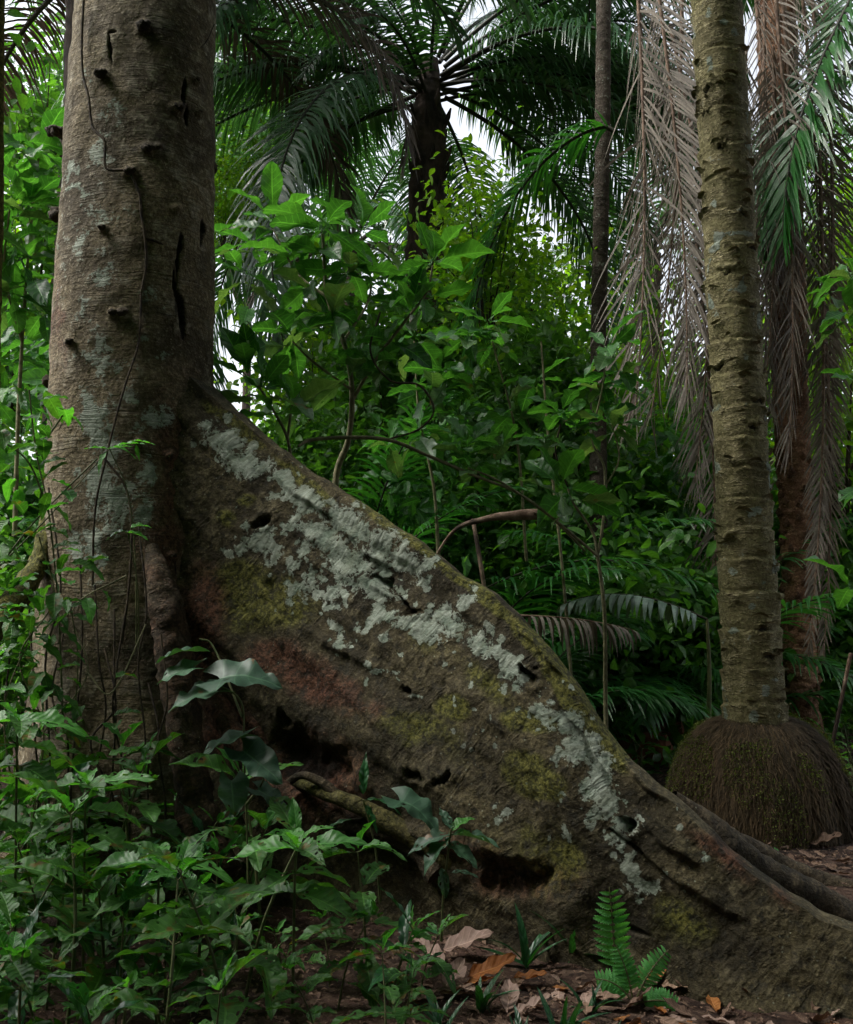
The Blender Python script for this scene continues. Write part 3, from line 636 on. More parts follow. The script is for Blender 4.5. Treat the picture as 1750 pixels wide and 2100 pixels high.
def copies(proto, n):
    """n copies of a thing with its parts (and theirs)"""
    out = [proto]
    for _ in range(n-1):
        r = proto.copy(); C.objects.link(r)
        for ch in list(proto.children):
            c = ch.copy(); C.objects.link(c); c.parent = r
            for g in list(ch.children):
                d = g.copy(); C.objects.link(d); d.parent = c
        out.append(r)
    return out

# ------------------------------------------------------------------ ringed palm trunk on its root mound (right)
palm = thing('ringed_palm', 'pale ringed palm trunk rising from a mossy dome of roots on the right', 'palm tree', tuple(P(1550, 1700, 6.1)*[1, 1, 0]))
PL = np.array(palm.location)
CPX = np.array([(0, 1470, 50), (300, 1487, 49), (600, 1503, 50), (900, 1518, 52), (1200, 1534, 56), (1400, 1546, 60), (1480, 1550, 64), (1560, 1553, 66)])
zt = np.array([P(c, y, 6.1)[2] for y, c, r in CPX]); xt = np.array([P(c, y, 6.1)[0] for y, c, r in CPX])
dt = 6.1*CP + (zt-CH)*SP; rt = CPX[:, 2]/FPX*dt
zt = np.append(zt[::-1], 9.0); xt = np.append(xt[::-1], xt[0]+(xt[0]-xt[1])/(zt[-2]-zt[-3])*(9-zt[-2])); rt = np.append(rt[::-1], .14)
nz, nth = 1000, 130
z = np.linspace(0.3, 8.5, nz); th = np.linspace(0, 2*np.pi, nth, endpoint=False); Zg, Th = np.meshgrid(z, th, indexing='ij')
cxx = np.interp(Zg, zt, xt); r0 = np.interp(Zg, zt, rt)
warp = 0.035*fbm(np.stack([np.cos(Th)*1.4, np.sin(Th)*1.4, Zg*1.5], -1), 3)
zr = (Zg+warp)/0.20 + 0.35*vnoise(np.stack([Zg*1.3, 0*Zg, 0*Zg], -1)); fr_ = zr-np.floor(zr)
kk = np.floor(zr)
lipm = 0.35+0.65*sstep(-0.1, 0.6, vnoise(np.stack([np.cos(Th)*1.8+kk*3.7, np.sin(Th)*1.8, kk*5.3], -1)))
ledge = np.where(fr_ < 0.80, 0.02*fr_, 0.016+0.10*(fr_-0.8))*lipm*0.65 - 0.012*sstep(0.0, 0.08, fr_)*(1-sstep(0.08, 0.2, fr_))*lipm
zr2 = (Zg+warp*1.6)/0.042+3*vnoise(np.stack([Zg*4, np.cos(Th)*1.5, np.sin(Th)*1.5], -1)); f2 = zr2-np.floor(zr2)
disp = ledge + 0.0025*sstep(0.75, 1, f2)*sstep(0, .5, vnoise(np.stack([np.cos(Th)*2, np.sin(Th)*2, Zg*9], -1))) + 0.012*fbm(np.stack([np.cos(Th)*1.2, np.sin(Th)*1.2, Zg*2], -1), 3)
base = np.stack([cxx+r0*np.cos(Th), 6.1+r0*np.sin(Th), Zg], -1)
r_ = random.Random(12)
eyes = [(0.8+i_*0.20+r_.uniform(-.05, .05), np.pi*1.5+r_.choice([-1, 1, 1])*r_.uniform(.1, 1.2), r_.uniform(.5, 1.1), r_.uniform(.4, .8)) for i_ in range(20)]
eye = np.zeros_like(Zg); lip_ = np.zeros_like(Zg)
for zc_, a_, ew, eh in eyes:
    da = (np.mod(Th-a_+np.pi, 2*np.pi)-np.pi)*0.17 + 0.03*vnoise(np.stack([Zg*24, Th*6, 0*Zg+zc_*9], -1)); dz_ = Zg-zc_-0.25*np.abs(da)+0.02*vnoise(np.stack([Zg*8, Th*9, 0*Zg+zc_*5], -1))
    eye = np.maximum(eye, 1-np.sqrt((da/(0.055*ew))**2+((dz_)/(0.018*eh))**2)*0.7)
    lip_ = np.maximum(lip_, 1-np.sqrt((da/(0.08*ew))**2+((dz_-0.026)/0.020)**2)*0.7)
eye = sstep(0.1, 0.6, eye); lip_ = sstep(0.1, 0.7, lip_)
disp = disp - 0.010*eye + 0.016*lip_
rad = r0+disp
V = np.stack([cxx+rad*np.cos(Th), 6.1+rad*np.sin(Th), Zg], -1)
lich = 0.2+0.35*fbm(base*7, 3)+0.5*sstep(0.45, 0.75, vnoise(base*14))
moss = 0.16+0.3*fbm(base*3, 3)+0.22*np.cos(Th-np.pi)
dark = np.clip(0.75*eye + 0.35*sstep(0.0, 0.06, fr_)*(1-sstep(0.06, 0.22, fr_))*sstep(.55, .9, lipm) + 0.25*np.clip(fbm(base*2.5, 2), 0, 1), 0, 1)
mb = MB(); mb.add(V, grid_faces(nz, nth, True), np.stack([Zg, Th*0.17, 0*Zg], -1), 0, np.stack([lich, moss, 0.15*np.ones_like(Zg), dark], -1))
# curled bark flaps on the scars
r = np.random.default_rng(4)
for i in range(120):
    zc = r.uniform(0.7, 4.9); t0 = r.uniform(np.pi*0.95, 2.05*np.pi); wdt = r.uniform(0.15, 0.7); hgt = r.uniform(0.006, 0.022)
    tt = t0+np.linspace(-wdt/2, wdt/2, 9); q = np.linspace(0, 1, 5)
    Q, T_ = np.meshgrid(q, tt, indexing='ij'); bul = np.cos((T_-t0)/wdt*np.pi)
    rr_ = np.interp(zc, zt, rt)+0.014+0.022*Q**2*bul*r.uniform(.4, 1.3); zz = zc + hgt*Q*bul*(1+0.4*vnoise(np.stack([T_*9, Q*0+i, Q], -1))) + 0.01*np.sin(T_*7+i)
    cxq = np.interp(zc, zt, xt)
    v = np.stack([cxq+rr_*np.cos(T_), 6.1+rr_*np.sin(T_), zz], -1)
    v2 = v - np.stack([np.cos(T_), np.sin(T_), 0*T_], -1)*0.006
    c4 = np.tile([0.1, .2, .1, 0.0], (v.shape[0]*v.shape[1], 1))
    mb.add(v, grid_faces(5, 9), None, 0, c4); mb.add(v2, grid_faces(5, 9)[:, ::-1], None, 0, c4)
mb.build('trunk', M['palm_bark'], palm, PL)
# root mound
mc = np.array([P(1552, 1600, 6.12)[0], 6.15, 0.0]); RX, RZ = 0.48, 0.69
a = np.linspace(0, 1, 120); th = np.linspace(0, 2*np.pi, 260, endpoint=False); A, Th = np.meshgrid(a, th, indexing='ij')
prf = np.sin(np.pi/2*A**0.9)**0.85; zz = RZ*np.cos(np.pi/2*A)**1.05 - 0.12*A**6
dirn = np.stack([np.cos(Th), np.sin(Th), 0*Th], -1)
nb_ = 0.99+0.36*fbm(dirn*1.3+5, 2)+0.07*fbm(np.stack([np.cos(Th)*9, np.sin(Th)*9, zz*1.5], -1), 3)*A+0.03*fbm(np.stack([np.cos(Th)*22, np.sin(Th)*22, zz*2.5], -1), 2)*A
v = mc + np.stack([RX*prf*nb_*np.cos(Th), RX*prf*nb_*np.sin(Th), zz*(1+0.05*fbm(dirn*2, 2))], -1)
mb = MB(); mb.add(v, grid_faces(120, 260, True))
md = mb.build('root_mound', [M['fibre'], M['fibre2'], M['mossleaf']], palm, PL)
mb = MB()
def mound_pt(t, a_):
    pr_ = np.sin(np.pi/2*a_**0.9)**0.85; z_ = RZ*np.cos(np.pi/2*a_)**1.05-0.12*a_**6
    d_ = np.stack([np.cos(t), np.sin(t), 0*t], -1); nb2 = 1+0.36*fbm(d_*1.3+5, 2)+0.06*fbm(np.stack([np.cos(t)*9, np.sin(t)*9, z_*1.5], -1), 3)*a_+0.02
    return mc + np.stack([RX*pr_*nb2*np.cos(t), RX*pr_*nb2*np.sin(t), z_*1.01], -1)
n = 9000; t = r.uniform(np.pi*0.9, np.pi*2.1, n); a0 = r.beta(1.6, 1.2, n)*0.95; ln = r.uniform(0.06, 0.28, n)
K = 6; V = []
dl = r.normal(0, 0.13, n)
for j in range(K):
    q = j/(K-1); ph = mound_pt(t+dl*q+r.normal(0, .012, n), np.clip(a0+ln*q, 0, 1.04)); out = np.stack([np.cos(t), np.sin(t), 0*t+0.4], -1)*(0.02+0.03*q*r.random(n))[:, None]
    tan = np.stack([-np.sin(t), np.cos(t), 0*t], -1)*(0.0042*(1-0.6*q))
    V.append(np.stack([ph+out-tan, ph+out+tan], 1))
V = np.stack(V, 1); base_ = np.arange(n)[:, None]*K*2; j = np.arange(K-1)[None]
F = np.stack([base_+2*j, base_+2*j+1, base_+2*j+3, base_+2*j+2], -1)
s1 = r.random(n) < 0.25
UV_ = np.zeros((n, K, 2, 3)); UV_[..., 2] = (r.random(n)**2)[:, None, None]; mb.add(V, F, UV_, 0); mb.m[-1] = np.repeat(np.where(s1, 1, 0), K-1)
# moss tufts
n = 20000; t = r.uniform(np.pi*0.9, np.pi*2.1, n); a_ = r.uniform(0.12, 1.0, n); pp = mound_pt(t, a_)*1.0 + np.stack([np.cos(t), np.sin(t), .5+0*t], -1)*.035
keep = fbm(pp*np.array([4.5, 4.5, 2.2])+2, 3) > -0.02; pp = pp[keep]; t = t[keep]; n = len(t)
addleaves(mb, T_tiny, pp+r.normal(0, .008, (n, 3)), np.stack([np.cos(t)*.6, np.sin(t)*.6, r.normal(0.1, .6, n)], -1)+r.normal(0, .4, (n, 3)), r.normal(0, 1, (n, 3)), r.uniform(.007, .017, n), 2)
mb.build('rootlets', [M['rootlet'], M['rootlet'], M['mossleaf']], md, PL)

# ------------------------------------------------------------------ palms
def dead_skirt(parent, loc, lst, mats=('frond_dead', 'rachis_dead')):
    for i, (q, az, el, L, kw) in enumerate(lst):
        mb = MB(); frond(mb, q, R(az), R(el), L, seed=i+31, **kw); mb.build('dead_frond', [M[mats[0]], M[mats[1]]], parent, loc)

def trunk_tube(parent, pts, rad, mat, seg=40, n=260, rough=0.12, loc=None, ridge=0.12, c=(0.1, 0.2, .1, .1), name='trunk'):
    mb = MB(); tube(mb, pts, rad, seg, n, rough, 3, c=c, ridge=ridge); return mb.build(name, M[mat], parent, loc)

# oil palm in the middle distance
oc = P(882, 130, 12.0); ob = np.array([oc[0]-0.05, 12.0, 0.2])
oil = thing('oil_palm', 'big dark crowned palm arching over the middle of the forest', 'palm tree', tuple(ob))
trunk_tube(oil, [ob+[0, 0, -.3], ob+[0.02, 0, 3], oc+[-.03, 0, -1.5], oc+[0, 0, 0.05]], [.26, .24, .24, .10], 'palm_dark', 28, 200, 0.25, ob)
mb = MB()
for i in range(120):   # old leaf bases
    zz = random.uniform(0.5, 1.0)**0.6; az = i*2.399; p = ob + np.array([0, 0, 0.5+i*0.055]); p[0] += (oc[0]-ob[0])*min(1, i*0.055/6)
    if p[2] > oc[2]: break
    d = dirv(az, 1.15); tube(mb, [p+d*[.2, .2, 0], p+dirv(az, .9)*.38+[0, 0, 0.02], p+dirv(az, 1.0)*.5], [.05, .035, .012], 5)
mb.build('old_leaf_bases', M['palm_dark'], oil, ob)
r = np.random.default_rng(11); nf = 40
for i in range(nf):
    az = i*2.39996+0.4; lev = i/(nf-1)                     # outer/older fronds last
    el = R(76) - R(92)*lev**0.8 + r.normal(0, .06)
    L = r.uniform(4.8, 5.8); toward = abs((az % 6.2832)-math.pi)
    if toward < 0.45 and 0.12 < lev: continue
    if toward > 2.5 and i % 2: continue
    dr = 1.35+0.35*lev+r.normal(0, .1)
    mb = MB(); st = oc + dirv(az, el*0.5)*0.2 + [0, 0, 0.1-0.5*lev]
    dead = False
    frond(mb, st, az, el, L*(0.85 if dead else 1), dr if not dead else 1.2, nl=165, ll=0.88, lw=0.030, hang=1.15 if not dead else 1.3, start=0.17, fwd=.4, rad=0.028, mess=0.13, seed=i+200, pw=1.3, segs=5, sway=r.normal(0, .15))
    mb.build('frond' if not dead else 'dead_frond', [M['frond' if not dead else 'frond_darkdead'], M['rachis']], oil, ob)

for i in range(15):    # lower skirt of arching fronds and short young ones towards the camera
    short = i % 4 == 0
    az = (math.pi+r.uniform(-.9, .9)) if short else (r.choice([-1, 1])*r.uniform(.9, 2.3)); mb = MB()
    frond(mb, oc+dirv(az, 0)*.12+[0, 0, -.15-.4*r.random()], az, R(r.uniform(15, 50)) if short else R(r.uniform(-10, 35)), r.uniform(1.8, 2.6) if short else r.uniform(3.6, 4.8), 1.6 if short else 1.3, nl=70 if short else 140, ll=.5 if short else .85, lw=.028, hang=1.1, start=.1, fwd=.4, rad=.022, seed=i+900, pw=1.1, mess=.13)
    mb.build('frond', [M['frond'], M['rachis']], oil, ob)

# slender grey trunk
sp_ = [P(1240, -300, 8.6), P(1238, 0, 8.6), P(1236, 300, 8.6), P(1228, 700, 8.6), P(1228, 1050, 8.6), P(1235, 1350, 8.6), P(1236, 1430, 8.6)]
sb = sp_[-1]*[1, 1, 0]
slim = thing('slender_palm', 'slender straight grey trunk with pale lichen spots in the middle distance', 'palm tree', tuple(sb))
mb = MB(); tube(mb, sp_[::-1], [.085, .082, .075, .07, .068, .065, .062], 26, 300, 0.1, 4, ridge=0.1, c=(0.33, .3, .1, .1)); mb.build('trunk', M['grey_bark'], slim, sb)
mb = MB(); frond(mb, P(1200, -420, 8.5), R(10), R(10), 3, 1.6, 80, .5, seed=5); mb.build('frond', [M['frond'], M['rachis']], slim, sb)
# dark green frond hanging beside it
mb = MB(); frond(mb, P(1262, 270, 8.0), R(-75), R(35), 2.6, 2.2, nl=80, ll=0.6, lw=0.035, hang=1.0, start=0.02, rad=0.018, seed=71, pw=0.35, mess=.1); mb.build('frond', [M['frond_light'], M['rachis']], slim, sb)

# skirted palm behind the ringed trunk
kb_ = P(1640, 1470, 8.6)*[1, 1, 0] + [0, 0, 0.1]
ktop = P(1560, -200, 8.6)
skirt = thing('skirted_palm', 'brown palm trunk hung with a skirt of dead fronds behind the ringed trunk', 'palm tree', tuple(kb_))
kp = [P(1645, 1500, 8.6), P(1638, 1400, 8.6), P(1636, 1150, 8.6), P(1625, 900, 8.6), P(1610, 500, 8.6), P(1592, 0, 8.6), P(1585, -400, 8.6), P(1580, -900, 8.6)]
mb = MB(); tube(mb, kp, [.17, .155, .135, .145, .165, .17, .17, .17], 40, 420, 0.12, 4, c=(0.05, .15, .3, .1), ridge=0.16)
mb.build('trunk', M['palm_bark_red'], skirt, kb_)
for i in range(70):     # scar stubs on its trunk, each its own
    t_ = (i+.5)/70; p0 = P(1643-18*t_, 1450-520*t_, 8.6); az = np.pi+1.3*math.sin(i*2.4)
    mb = MB(); q = p0 + dirv(az, 0)*0.135; tube(mb, [q-[0, 0, .012], q+dirv(az, .3)*.03, q+dirv(az, 1.2)*.045], [.035, .022, .008], 7, c=(0, 0, .4, .5), squash=.4)
    mb.build('leaf_scar', M['palm_bark_red'], skirt, kb_)
HK = dict(droop=0.15, nl=95, ll=0.7, lw=0.014, hang=0.45, start=0.02, mess=0.22, rad=0.016, fwd=0.75, bare=.85)
def hk(**k): d = dict(HK); d.update(k); return d
lst = []
rr = random.Random(3)
for (px, py, Yd, L, lean, kw) in [
    (1545, -60, 8.2, 3.9, 4, {}), (1570, -120, 8.15, 4.2, -2, {}), (1600, -60, 8.1, 3.7, 3, {}), (1630, -160, 8.2, 4.0, 4, {}), (1655, -100, 8.4, 4.0, 4, {}),
    (1530, 100, 8.5, 3.6, -4, {}), (1585, 100, 8.0, 3.0, 0, {}), (1690, 620, 8.2, 3.0, 1, dict(ll=.3)), (1560, 200, 8.6, 3.6, 1, {}), (1690, 0, 8.5, 5.2, 1, dict(ll=.45)), (1695, -50, 8.2, 5.3, 0, dict(ll=.4, nl=120)), (1590, -20, 7.9, 3.9, 3, dict(ll=.6)), (1680, 300, 8.1, 4.3, 0, dict(ll=.3)), (1500, 0, 8.9, 3.6, -6, {})]:
    lst.append((P(px, py, Yd), 90, -90+lean, L, hk(twist=rr.uniform(-1, 1), **kw)))
dead_skirt(skirt, kb_, lst)
lst = [(P(1305, -90, 7.0), 90, -88, 3.4, hk(ll=0.8, lw=0.019, hang=0.35, nl=140, fwd=0.7, mess=.2, bare=.75)),
       (P(1345, -60, 7.9), 90, -84, 3.6, hk(ll=0.8, lw=0.018, twist=.4, nl=120, mess=.1)),
       (P(1400, -60, 8.1), 90, -92, 3.9, hk(ll=0.7, twist=-.7, nl=95)), (P(1455, 60, 8.3), 90, -90, 4.0, hk(ll=0.75, twist=1.0, nl=95)), (P(1375, 50, 8.5), 90, -80, 4.3, hk(ll=0.8, twist=.2)),
       (P(1430, 500, 8.4), 90, -86, 3.5, hk(ll=0.6, twist=.7, nl=80)), (P(1480, 300, 8.7), 90, -90, 4.2, hk(ll=0.6, twist=.3, nl=80))]
dead_skirt(skirt, kb_, lst)
# its green crown, mostly above the frame
for i in range(13):
    az = i*2.4+0.5; mb = MB()
    frond(mb, kp[-1]+[0, 0, 0.4], az, R(55-4*i), 5.0, 1.7, nl=95, ll=0.8, lw=0.036, hang=0.9, start=0.15, rad=.04, seed=i+60)
    mb.build('frond', [M['frond'], M['rachis']], skirt, kb_)
for i, (px, py, Yd, az, el, L, tw) in enumerate([(1760, -160, 8.8, 80, -60, 2.6, .3), (1800, -250, 8.2, 60, -70, 3.0, -.5), (1740, -220, 9.3, 100, -55, 2.8, .2), (1800, -100, 7.8, -90, -60, 2.6, .4), (1790, 80, 8.6, -100, -50, 2.4, 0)]):
    mb = MB(); frond(mb, P(px, py, Yd), R(az), R(el), L, 0.5, nl=80, ll=.75, lw=.036, hang=.8, start=.02, seed=i+90, twist=tw); mb.build('frond', [M['frond_light'], M['rachis']], skirt, kb_)

# palm at far left behind the trunk
lb = np.array([-3.4, 9.0, 0.2]); ltop = lb+[0.2, 0, 7.0]
lp = thing('leaning_palm', 'dark palm with hanging fronds at the left edge behind the pale trunk', 'palm tree', tuple(lb))
trunk_tube(lp, [lb+[0, 0, -.3], lb+[0.1, 0, 3], ltop], [.2, .18, .2], 'palm_dark', 24, 120, 0.25, lb)
for i in range(22):
    az = i*2.4; mb = MB(); lev = i/21
    frond(mb, ltop+[0, 0, .2], az, R(72-75*lev), 4.2, 1.3+.6*lev, nl=85, ll=.7, lw=.034, hang=.9, start=.15, rad=.035, seed=i+400)
    mb.build('frond' if lev < .75 else 'dead_frond', [M['frond' if lev < .75 else 'frond_darkdead'], M['rachis']], lp, lb)
mb = MB(); frond(mb, ltop+[0, 0, .1], R(96), R(14), 4.3, 1.0, nl=110, ll=.75, lw=.032, hang=.9, start=.12, rad=.028, seed=999); mb.build('frond', [M['frond'], M['rachis']], lp, lb)
# thin trunk at the very edge
mb = MB(); tube(mb, [P(-30, 900, 4.6), P(-18, 400, 4.6), P(-12, 0, 4.6), P(-8, -200, 4.6)][::1], [.06, .055, .05, .05], 18, 120, .1, 4, c=(0, .6, .1, 0), ridge=.1)
ed = thing('mossy_pole_tree', 'yellow mossy slim trunk cut by the left edge of the photo', 'tree', tuple(P(-30, 900, 4.6)*[1, 1, 0]))
mb2 = MB(); tube(mb2, [P(-60, 1800, 4.6), P(-30, 900, 4.6)], [.07, .06], 16, 60, .1, 4, c=(0, .6, .1, 0), ridge=.1)
for q in (0,): mb.add(mb2.v[0], mb2.f[0], mb2.a[0], 0, mb2.c[0])
mb.build('trunk', M['root'], ed, np.array(ed.location))

# more distant palms whose crowns fill the top
def far_palm(x, y, ht, label, seed, nf=22, L=4.2):
    g = float(gz(x, y)); b_ = np.array([x, y, g]); t_ = thing('oil_palm', label, 'palm tree', tuple(b_)); top = b_+[0.1, 0, ht]
    trunk_tube(t_, [b_-[0, 0, .3], b_+[0.05, 0, ht*.5], top], [.22, .2, .22], 'palm_dark', 16, 80, 0.2, b_)
    for i in range(nf):
        lev = i/(nf-1); mb = MB()
        frond(mb, top+[0, 0, .1], i*2.4+seed, R(75-85*lev), L, 1.1+.6*lev, nl=70, ll=.75, lw=.045, hang=.9, start=.15, rad=.04, seed=i+seed*50, segs=4)
        mb.build('frond', [M['frond' if lev < .85 else 'frond_darkdead'], M['rachis']], t_, b_)
far_palm(-1.7, 21, 8.2, 'far palm crown seen just right of the big trunk below the sky gap', 3, 20, 3.6)
far_palm(5.0, 22, 8.5, 'far palm crown behind the slender grey trunk', 5, 14)
far_palm(9.2, 16, 7.5, 'far palm crown at the right edge of the forest', 12)

# ------------------------------------------------------------------ understory palms (stemless)
def ground_palm(x, y, label, seed, nf=9, L=1.8, z=None, el0=75, mat='frond_light', ll=.48, lw=.026):
    b_ = np.array([x, y, float(gz(x, y)) if z is None else z]); t_ = thing('understory_palm', label, 'young palm', tuple(b_), 'feathery young palms of the understory')
    for i in range(nf):
        lev = i/max(1, nf-1); mb = MB()
        frond(mb, b_+[0, 0, .05], i*2.4+seed, R(el0-40*lev), L*random.uniform(.8, 1.15), 1.2+.5*lev, nl=56, ll=ll, lw=lw, hang=.75, start=.25, rad=.012, seed=i+seed*20, segs=5, mess=.08)
        mb.build('frond', [M[mat], M['rachis']], t_, b_)
    return t_
gp = [(620, 7.6, 3.0), (780, 7.0, 2.4), (900, 8.0, 2.8), (1020, 7.2, 1.9), (1140, 8.8, 2.4), (1340, 9.4, 2.2), (1400, 8.8, 2.6), (700, 9.0, 3.6), (960, 9.5, 3.2), (1740, 10.2, 2.2), (1290, 8.6, 1.6), (480, 8.8, 3.4)]
gl = ['feathery palm fronds just right of the big trunk at buttress height', 'dark feathery fronds behind the arching pale liana', 'feathery palm clump behind the middle of the buttress crest', 'young palm behind the broken branch', 'young palm left of the slender grey trunk', 'young palm just right of the slender grey trunk', 'young palm left of the ringed trunk in the gloom', 'taller young palm deep behind the broadleaf shrub', 'deepest young palm beneath the central oil palm', 'young palm at the right edge beyond the skirted trunk', 'low arching palm between buttress and ringed trunk', 'young palm in the gap beside the big trunk']
for i, ((px, Yd, L), lb_) in enumerate(zip(gp, gl)):
    ground_palm((px-875)/FPX*Yd, Yd, lb_, i+2, 9, L)
# one long arching frond lying across, with hanging leaflets
b_ = P(1440, 1300, 6.8); b0 = b_*[1, 1, 0]
t_ = thing('arching_palm', 'low palm with one long arching frond of drooping silvery leaflets left of ringed trunk', 'young palm', tuple(b0))
mb = MB(); q0 = P(1450, 1270, 6.8)
frond(mb, q0, R(-90), R(24), 1.0, .85, nl=24, ll=.27, lw=.040, hang=1.9, start=.1, rad=.008, seed=8, mess=.06, fwd=.3); mb.build('frond', [M['frond_silver'], M['rachis']], t_, b0)
mb = MB(); tube(mb, [b0, P(1455, 1400, 6.8), q0], [.02, .015, .01], 6, 12); mb.build('stem', M['stem'], t_, b0)
b_ = P(1110, 1500, 6.4)*[1, 1, 0]
t_ = thing('broken_palm', 'withered low palm with stiff brown leaflets hanging behind the buttress crest', 'young palm', tuple(b_))
mb = MB(); frond(mb, P(1060, 1262, 6.4), R(90), R(-2), .75, .25, nl=16, ll=.32, lw=.022, hang=2.6, start=.1, rad=.007, seed=9, mess=.1, fwd=.1); mb.build('dead_frond', [M['frond_dead'], M['rachis_dead']], t_, b_)
mb = MB(); tube(mb, [b_, P(1060, 1400, 6.4), P(1060, 1262, 6.4)], [.012, .01, .008], 6, 12); mb.build('stem', M['twig'], t_, b_)

# ------------------------------------------------------------------ broadleaf shrubs
def whorl(mb, p, n, size, T, up=25, spread=20, seed=0, mi=0, wid=1.0, axis=None):
    r = np.random.default_rng(abs(seed)); az = np.arange(n)*2.4+r.uniform(0, 6); el = R(up)+r.normal(0, R(spread), n)
    d = dirv(az, el)
    if axis is not None: d = norm(d+np.asarray(axis))
    pe = np.asarray(p) + d*0.015*np.ones((n, 1))
    addleaves(mb, T, pe, d, np.tile([0, 0, 1.0], (n, 1))+r.normal(0, .35, (n, 3)), size*r.uniform(.7, 1.15, n), mi, wid, seed=seed)

def shrub(label, stems, whorls, T=T_obov, mats=('big', 'bigpale'), name='broadleaf_shrub', cat='shrub', stemmat='liana', pale=0.15, group=None):
    b_ = P(*stems[0][0][0])*[1, 1, 0]; b_[2] = float(gz(b_[0], b_[1]))
    t_ = thing(name, label, cat, tuple(b_), group)
    mb = MB()
    for pts, r0, r1 in stems:
        q = [P(*a) for a in pts]; tube(mb, q, np.linspace(r0, r1, len(q)), 7, len(q)*6, .15, 12)
    mb.build('stem', M[stemmat], t_, b_)
    mb = MB()
    for i, (px, py, Yd, n, size, up) in enumerate(whorls):
        p = P(px, py, Yd); whorl(mb, p, n, size*1.3, T, up, 22, seed=i*7+int(px), mi=0)
        if random.random() < pale*4: whorl(mb, p+[0, 0, -.05], 2, size*1.3, T, -5, 20, seed=i+int(py), mi=1)
    mb.build('foliage', [M[m] for m in mats], t_, b_)
    return t_
shrub('tall shrub with whorls of big bright ribbed leaves in the centre',
      [([(690, 1100, 6.0), (690, 975, 6.0), (715, 900, 5.9), (722, 800, 5.8), (705, 700, 5.8), (672, 610, 5.8), (662, 480, 5.8)], .022, .010),
       ([(718, 830, 5.85), (770, 740, 5.7), (830, 660, 5.7), (875, 600, 5.7), (888, 545, 5.7)], .012, .006), ([(672, 610, 5.8), (610, 560, 5.9), (560, 470, 5.95)], .01, .005),
       ([(705, 700, 5.8), (760, 600, 6.1), (740, 480, 6.2)], .009, .005), ([(722, 800, 5.8), (640, 740, 5.6), (600, 700, 5.6)], .009, .005)],
      [(664, 468, 5.8, 8, .29, 22), (662, 520, 5.8, 5, .29, 5), (560, 455, 5.95, 6, .26, 22), (600, 520, 5.8, 5, .27, 5), (742, 475, 6.2, 7, .27, 25), (888, 540, 5.7, 8, .25, 25), (845, 640, 5.7, 6, .22, 30), (800, 700, 5.7, 5, .22, 5),
       (765, 745, 5.7, 6, .22, 20), (600, 690, 5.6, 6, .25, 10), (680, 640, 5.7, 5, .28, -10), (715, 760, 5.7, 4, .24, 0), (870, 610, 5.7, 5, .24, -5), (640, 580, 5.8, 5, .26, -15), (720, 560, 5.9, 5, .26, 0), (800, 590, 5.9, 5, .24, 10), (500, 560, 6.1, 5, .25, 15), (520, 500, 6.2, 6, .24, 15)])
shrub('low sapling with upright lance shaped bright leaves just above the buttress crest',
      [([(600, 980, 5.3), (590, 900, 5.3), (560, 840, 5.25), (530, 790, 5.2)], .010, .006), ([(590, 900, 5.3), (600, 830, 5.3), (620, 790, 5.3)], .008, .005)],
      [(535, 800, 5.2, 5, .27, 55), (510, 770, 5.25, 3, .26, 60), (600, 830, 5.3, 4, .24, 60), (560, 850, 5.25, 4, .24, 20)], mats=('big', 'bigpale'))
shrub('spindly forked shrub in front of the slender grey trunk',
      [([(1245, 1560, 6.3), (1242, 1420, 6.3), (1240, 1260, 6.2), (1226, 1140, 6.2), (1215, 1090, 6.2), (1175, 1030, 6.1), (1165, 1000, 6.1)], .016, .006),
       ([(1226, 1140, 6.2), (1238, 1060, 6.2), (1240, 960, 6.2), (1215, 900, 6.2), (1235, 800, 6.2), (1245, 720, 6.2)], .010, .005),
       ([(1240, 1000, 6.2), (1270, 940, 6.2), (1255, 870, 6.2)], .006, .004), ([(1226, 1140, 6.2), (1130, 1060, 5.9), (1030, 990, 5.7), (960, 960, 5.6)], .010, .005)],
      [(1150, 1000, 6.0, 4, .26, 20), (1170, 1010, 6.0, 3, .26, -10), (1245, 715, 6.2, 7, .24, 30), (1235, 790, 6.2, 5, .2, 10), (1240, 860, 6.2, 6, .2, 15), (1150, 850, 6.0, 7, .2, 25), (960, 915, 5.6, 7, .18, 35), (1030, 915, 5.6, 5, .17, 35), (980, 950, 5.6, 4, .16, 0), (1255, 870, 6.2, 5, .2, 10), (1190, 880, 6.1, 5, .18, 0), (1270, 760, 6.2, 4, .2, 0), (1120, 900, 6.0, 4, .18, 0)])
shrub('broadleaf shrub rising in the dim middle behind the arching liana',
      [([(900, 1150, 7.0), (890, 1000, 7.0), (860, 850, 7.0), (850, 700, 7.0)], .014, .006), ([(1080, 1150, 7.2), (1060, 900, 7.1), (1010, 700, 7.0)], .012, .006)],
      [(850, 690, 7.0, 7, .25, 30), (880, 800, 6.9, 6, .26, 5), (920, 760, 6.9, 5, .24, 15), (1010, 700, 7.0, 7, .24, 15), (960, 690, 7.0, 6, .25, 5), (1050, 850, 7.0, 6, .24, 0), (860, 880, 6.8, 6, .24, 0), (1000, 660, 6.8, 6, .24, 20), (940, 850, 7.0, 6, .22, 10), (800, 900, 6.9, 5, .2, 5), (1100, 780, 7.1, 6, .22, 10)], pale=.25)
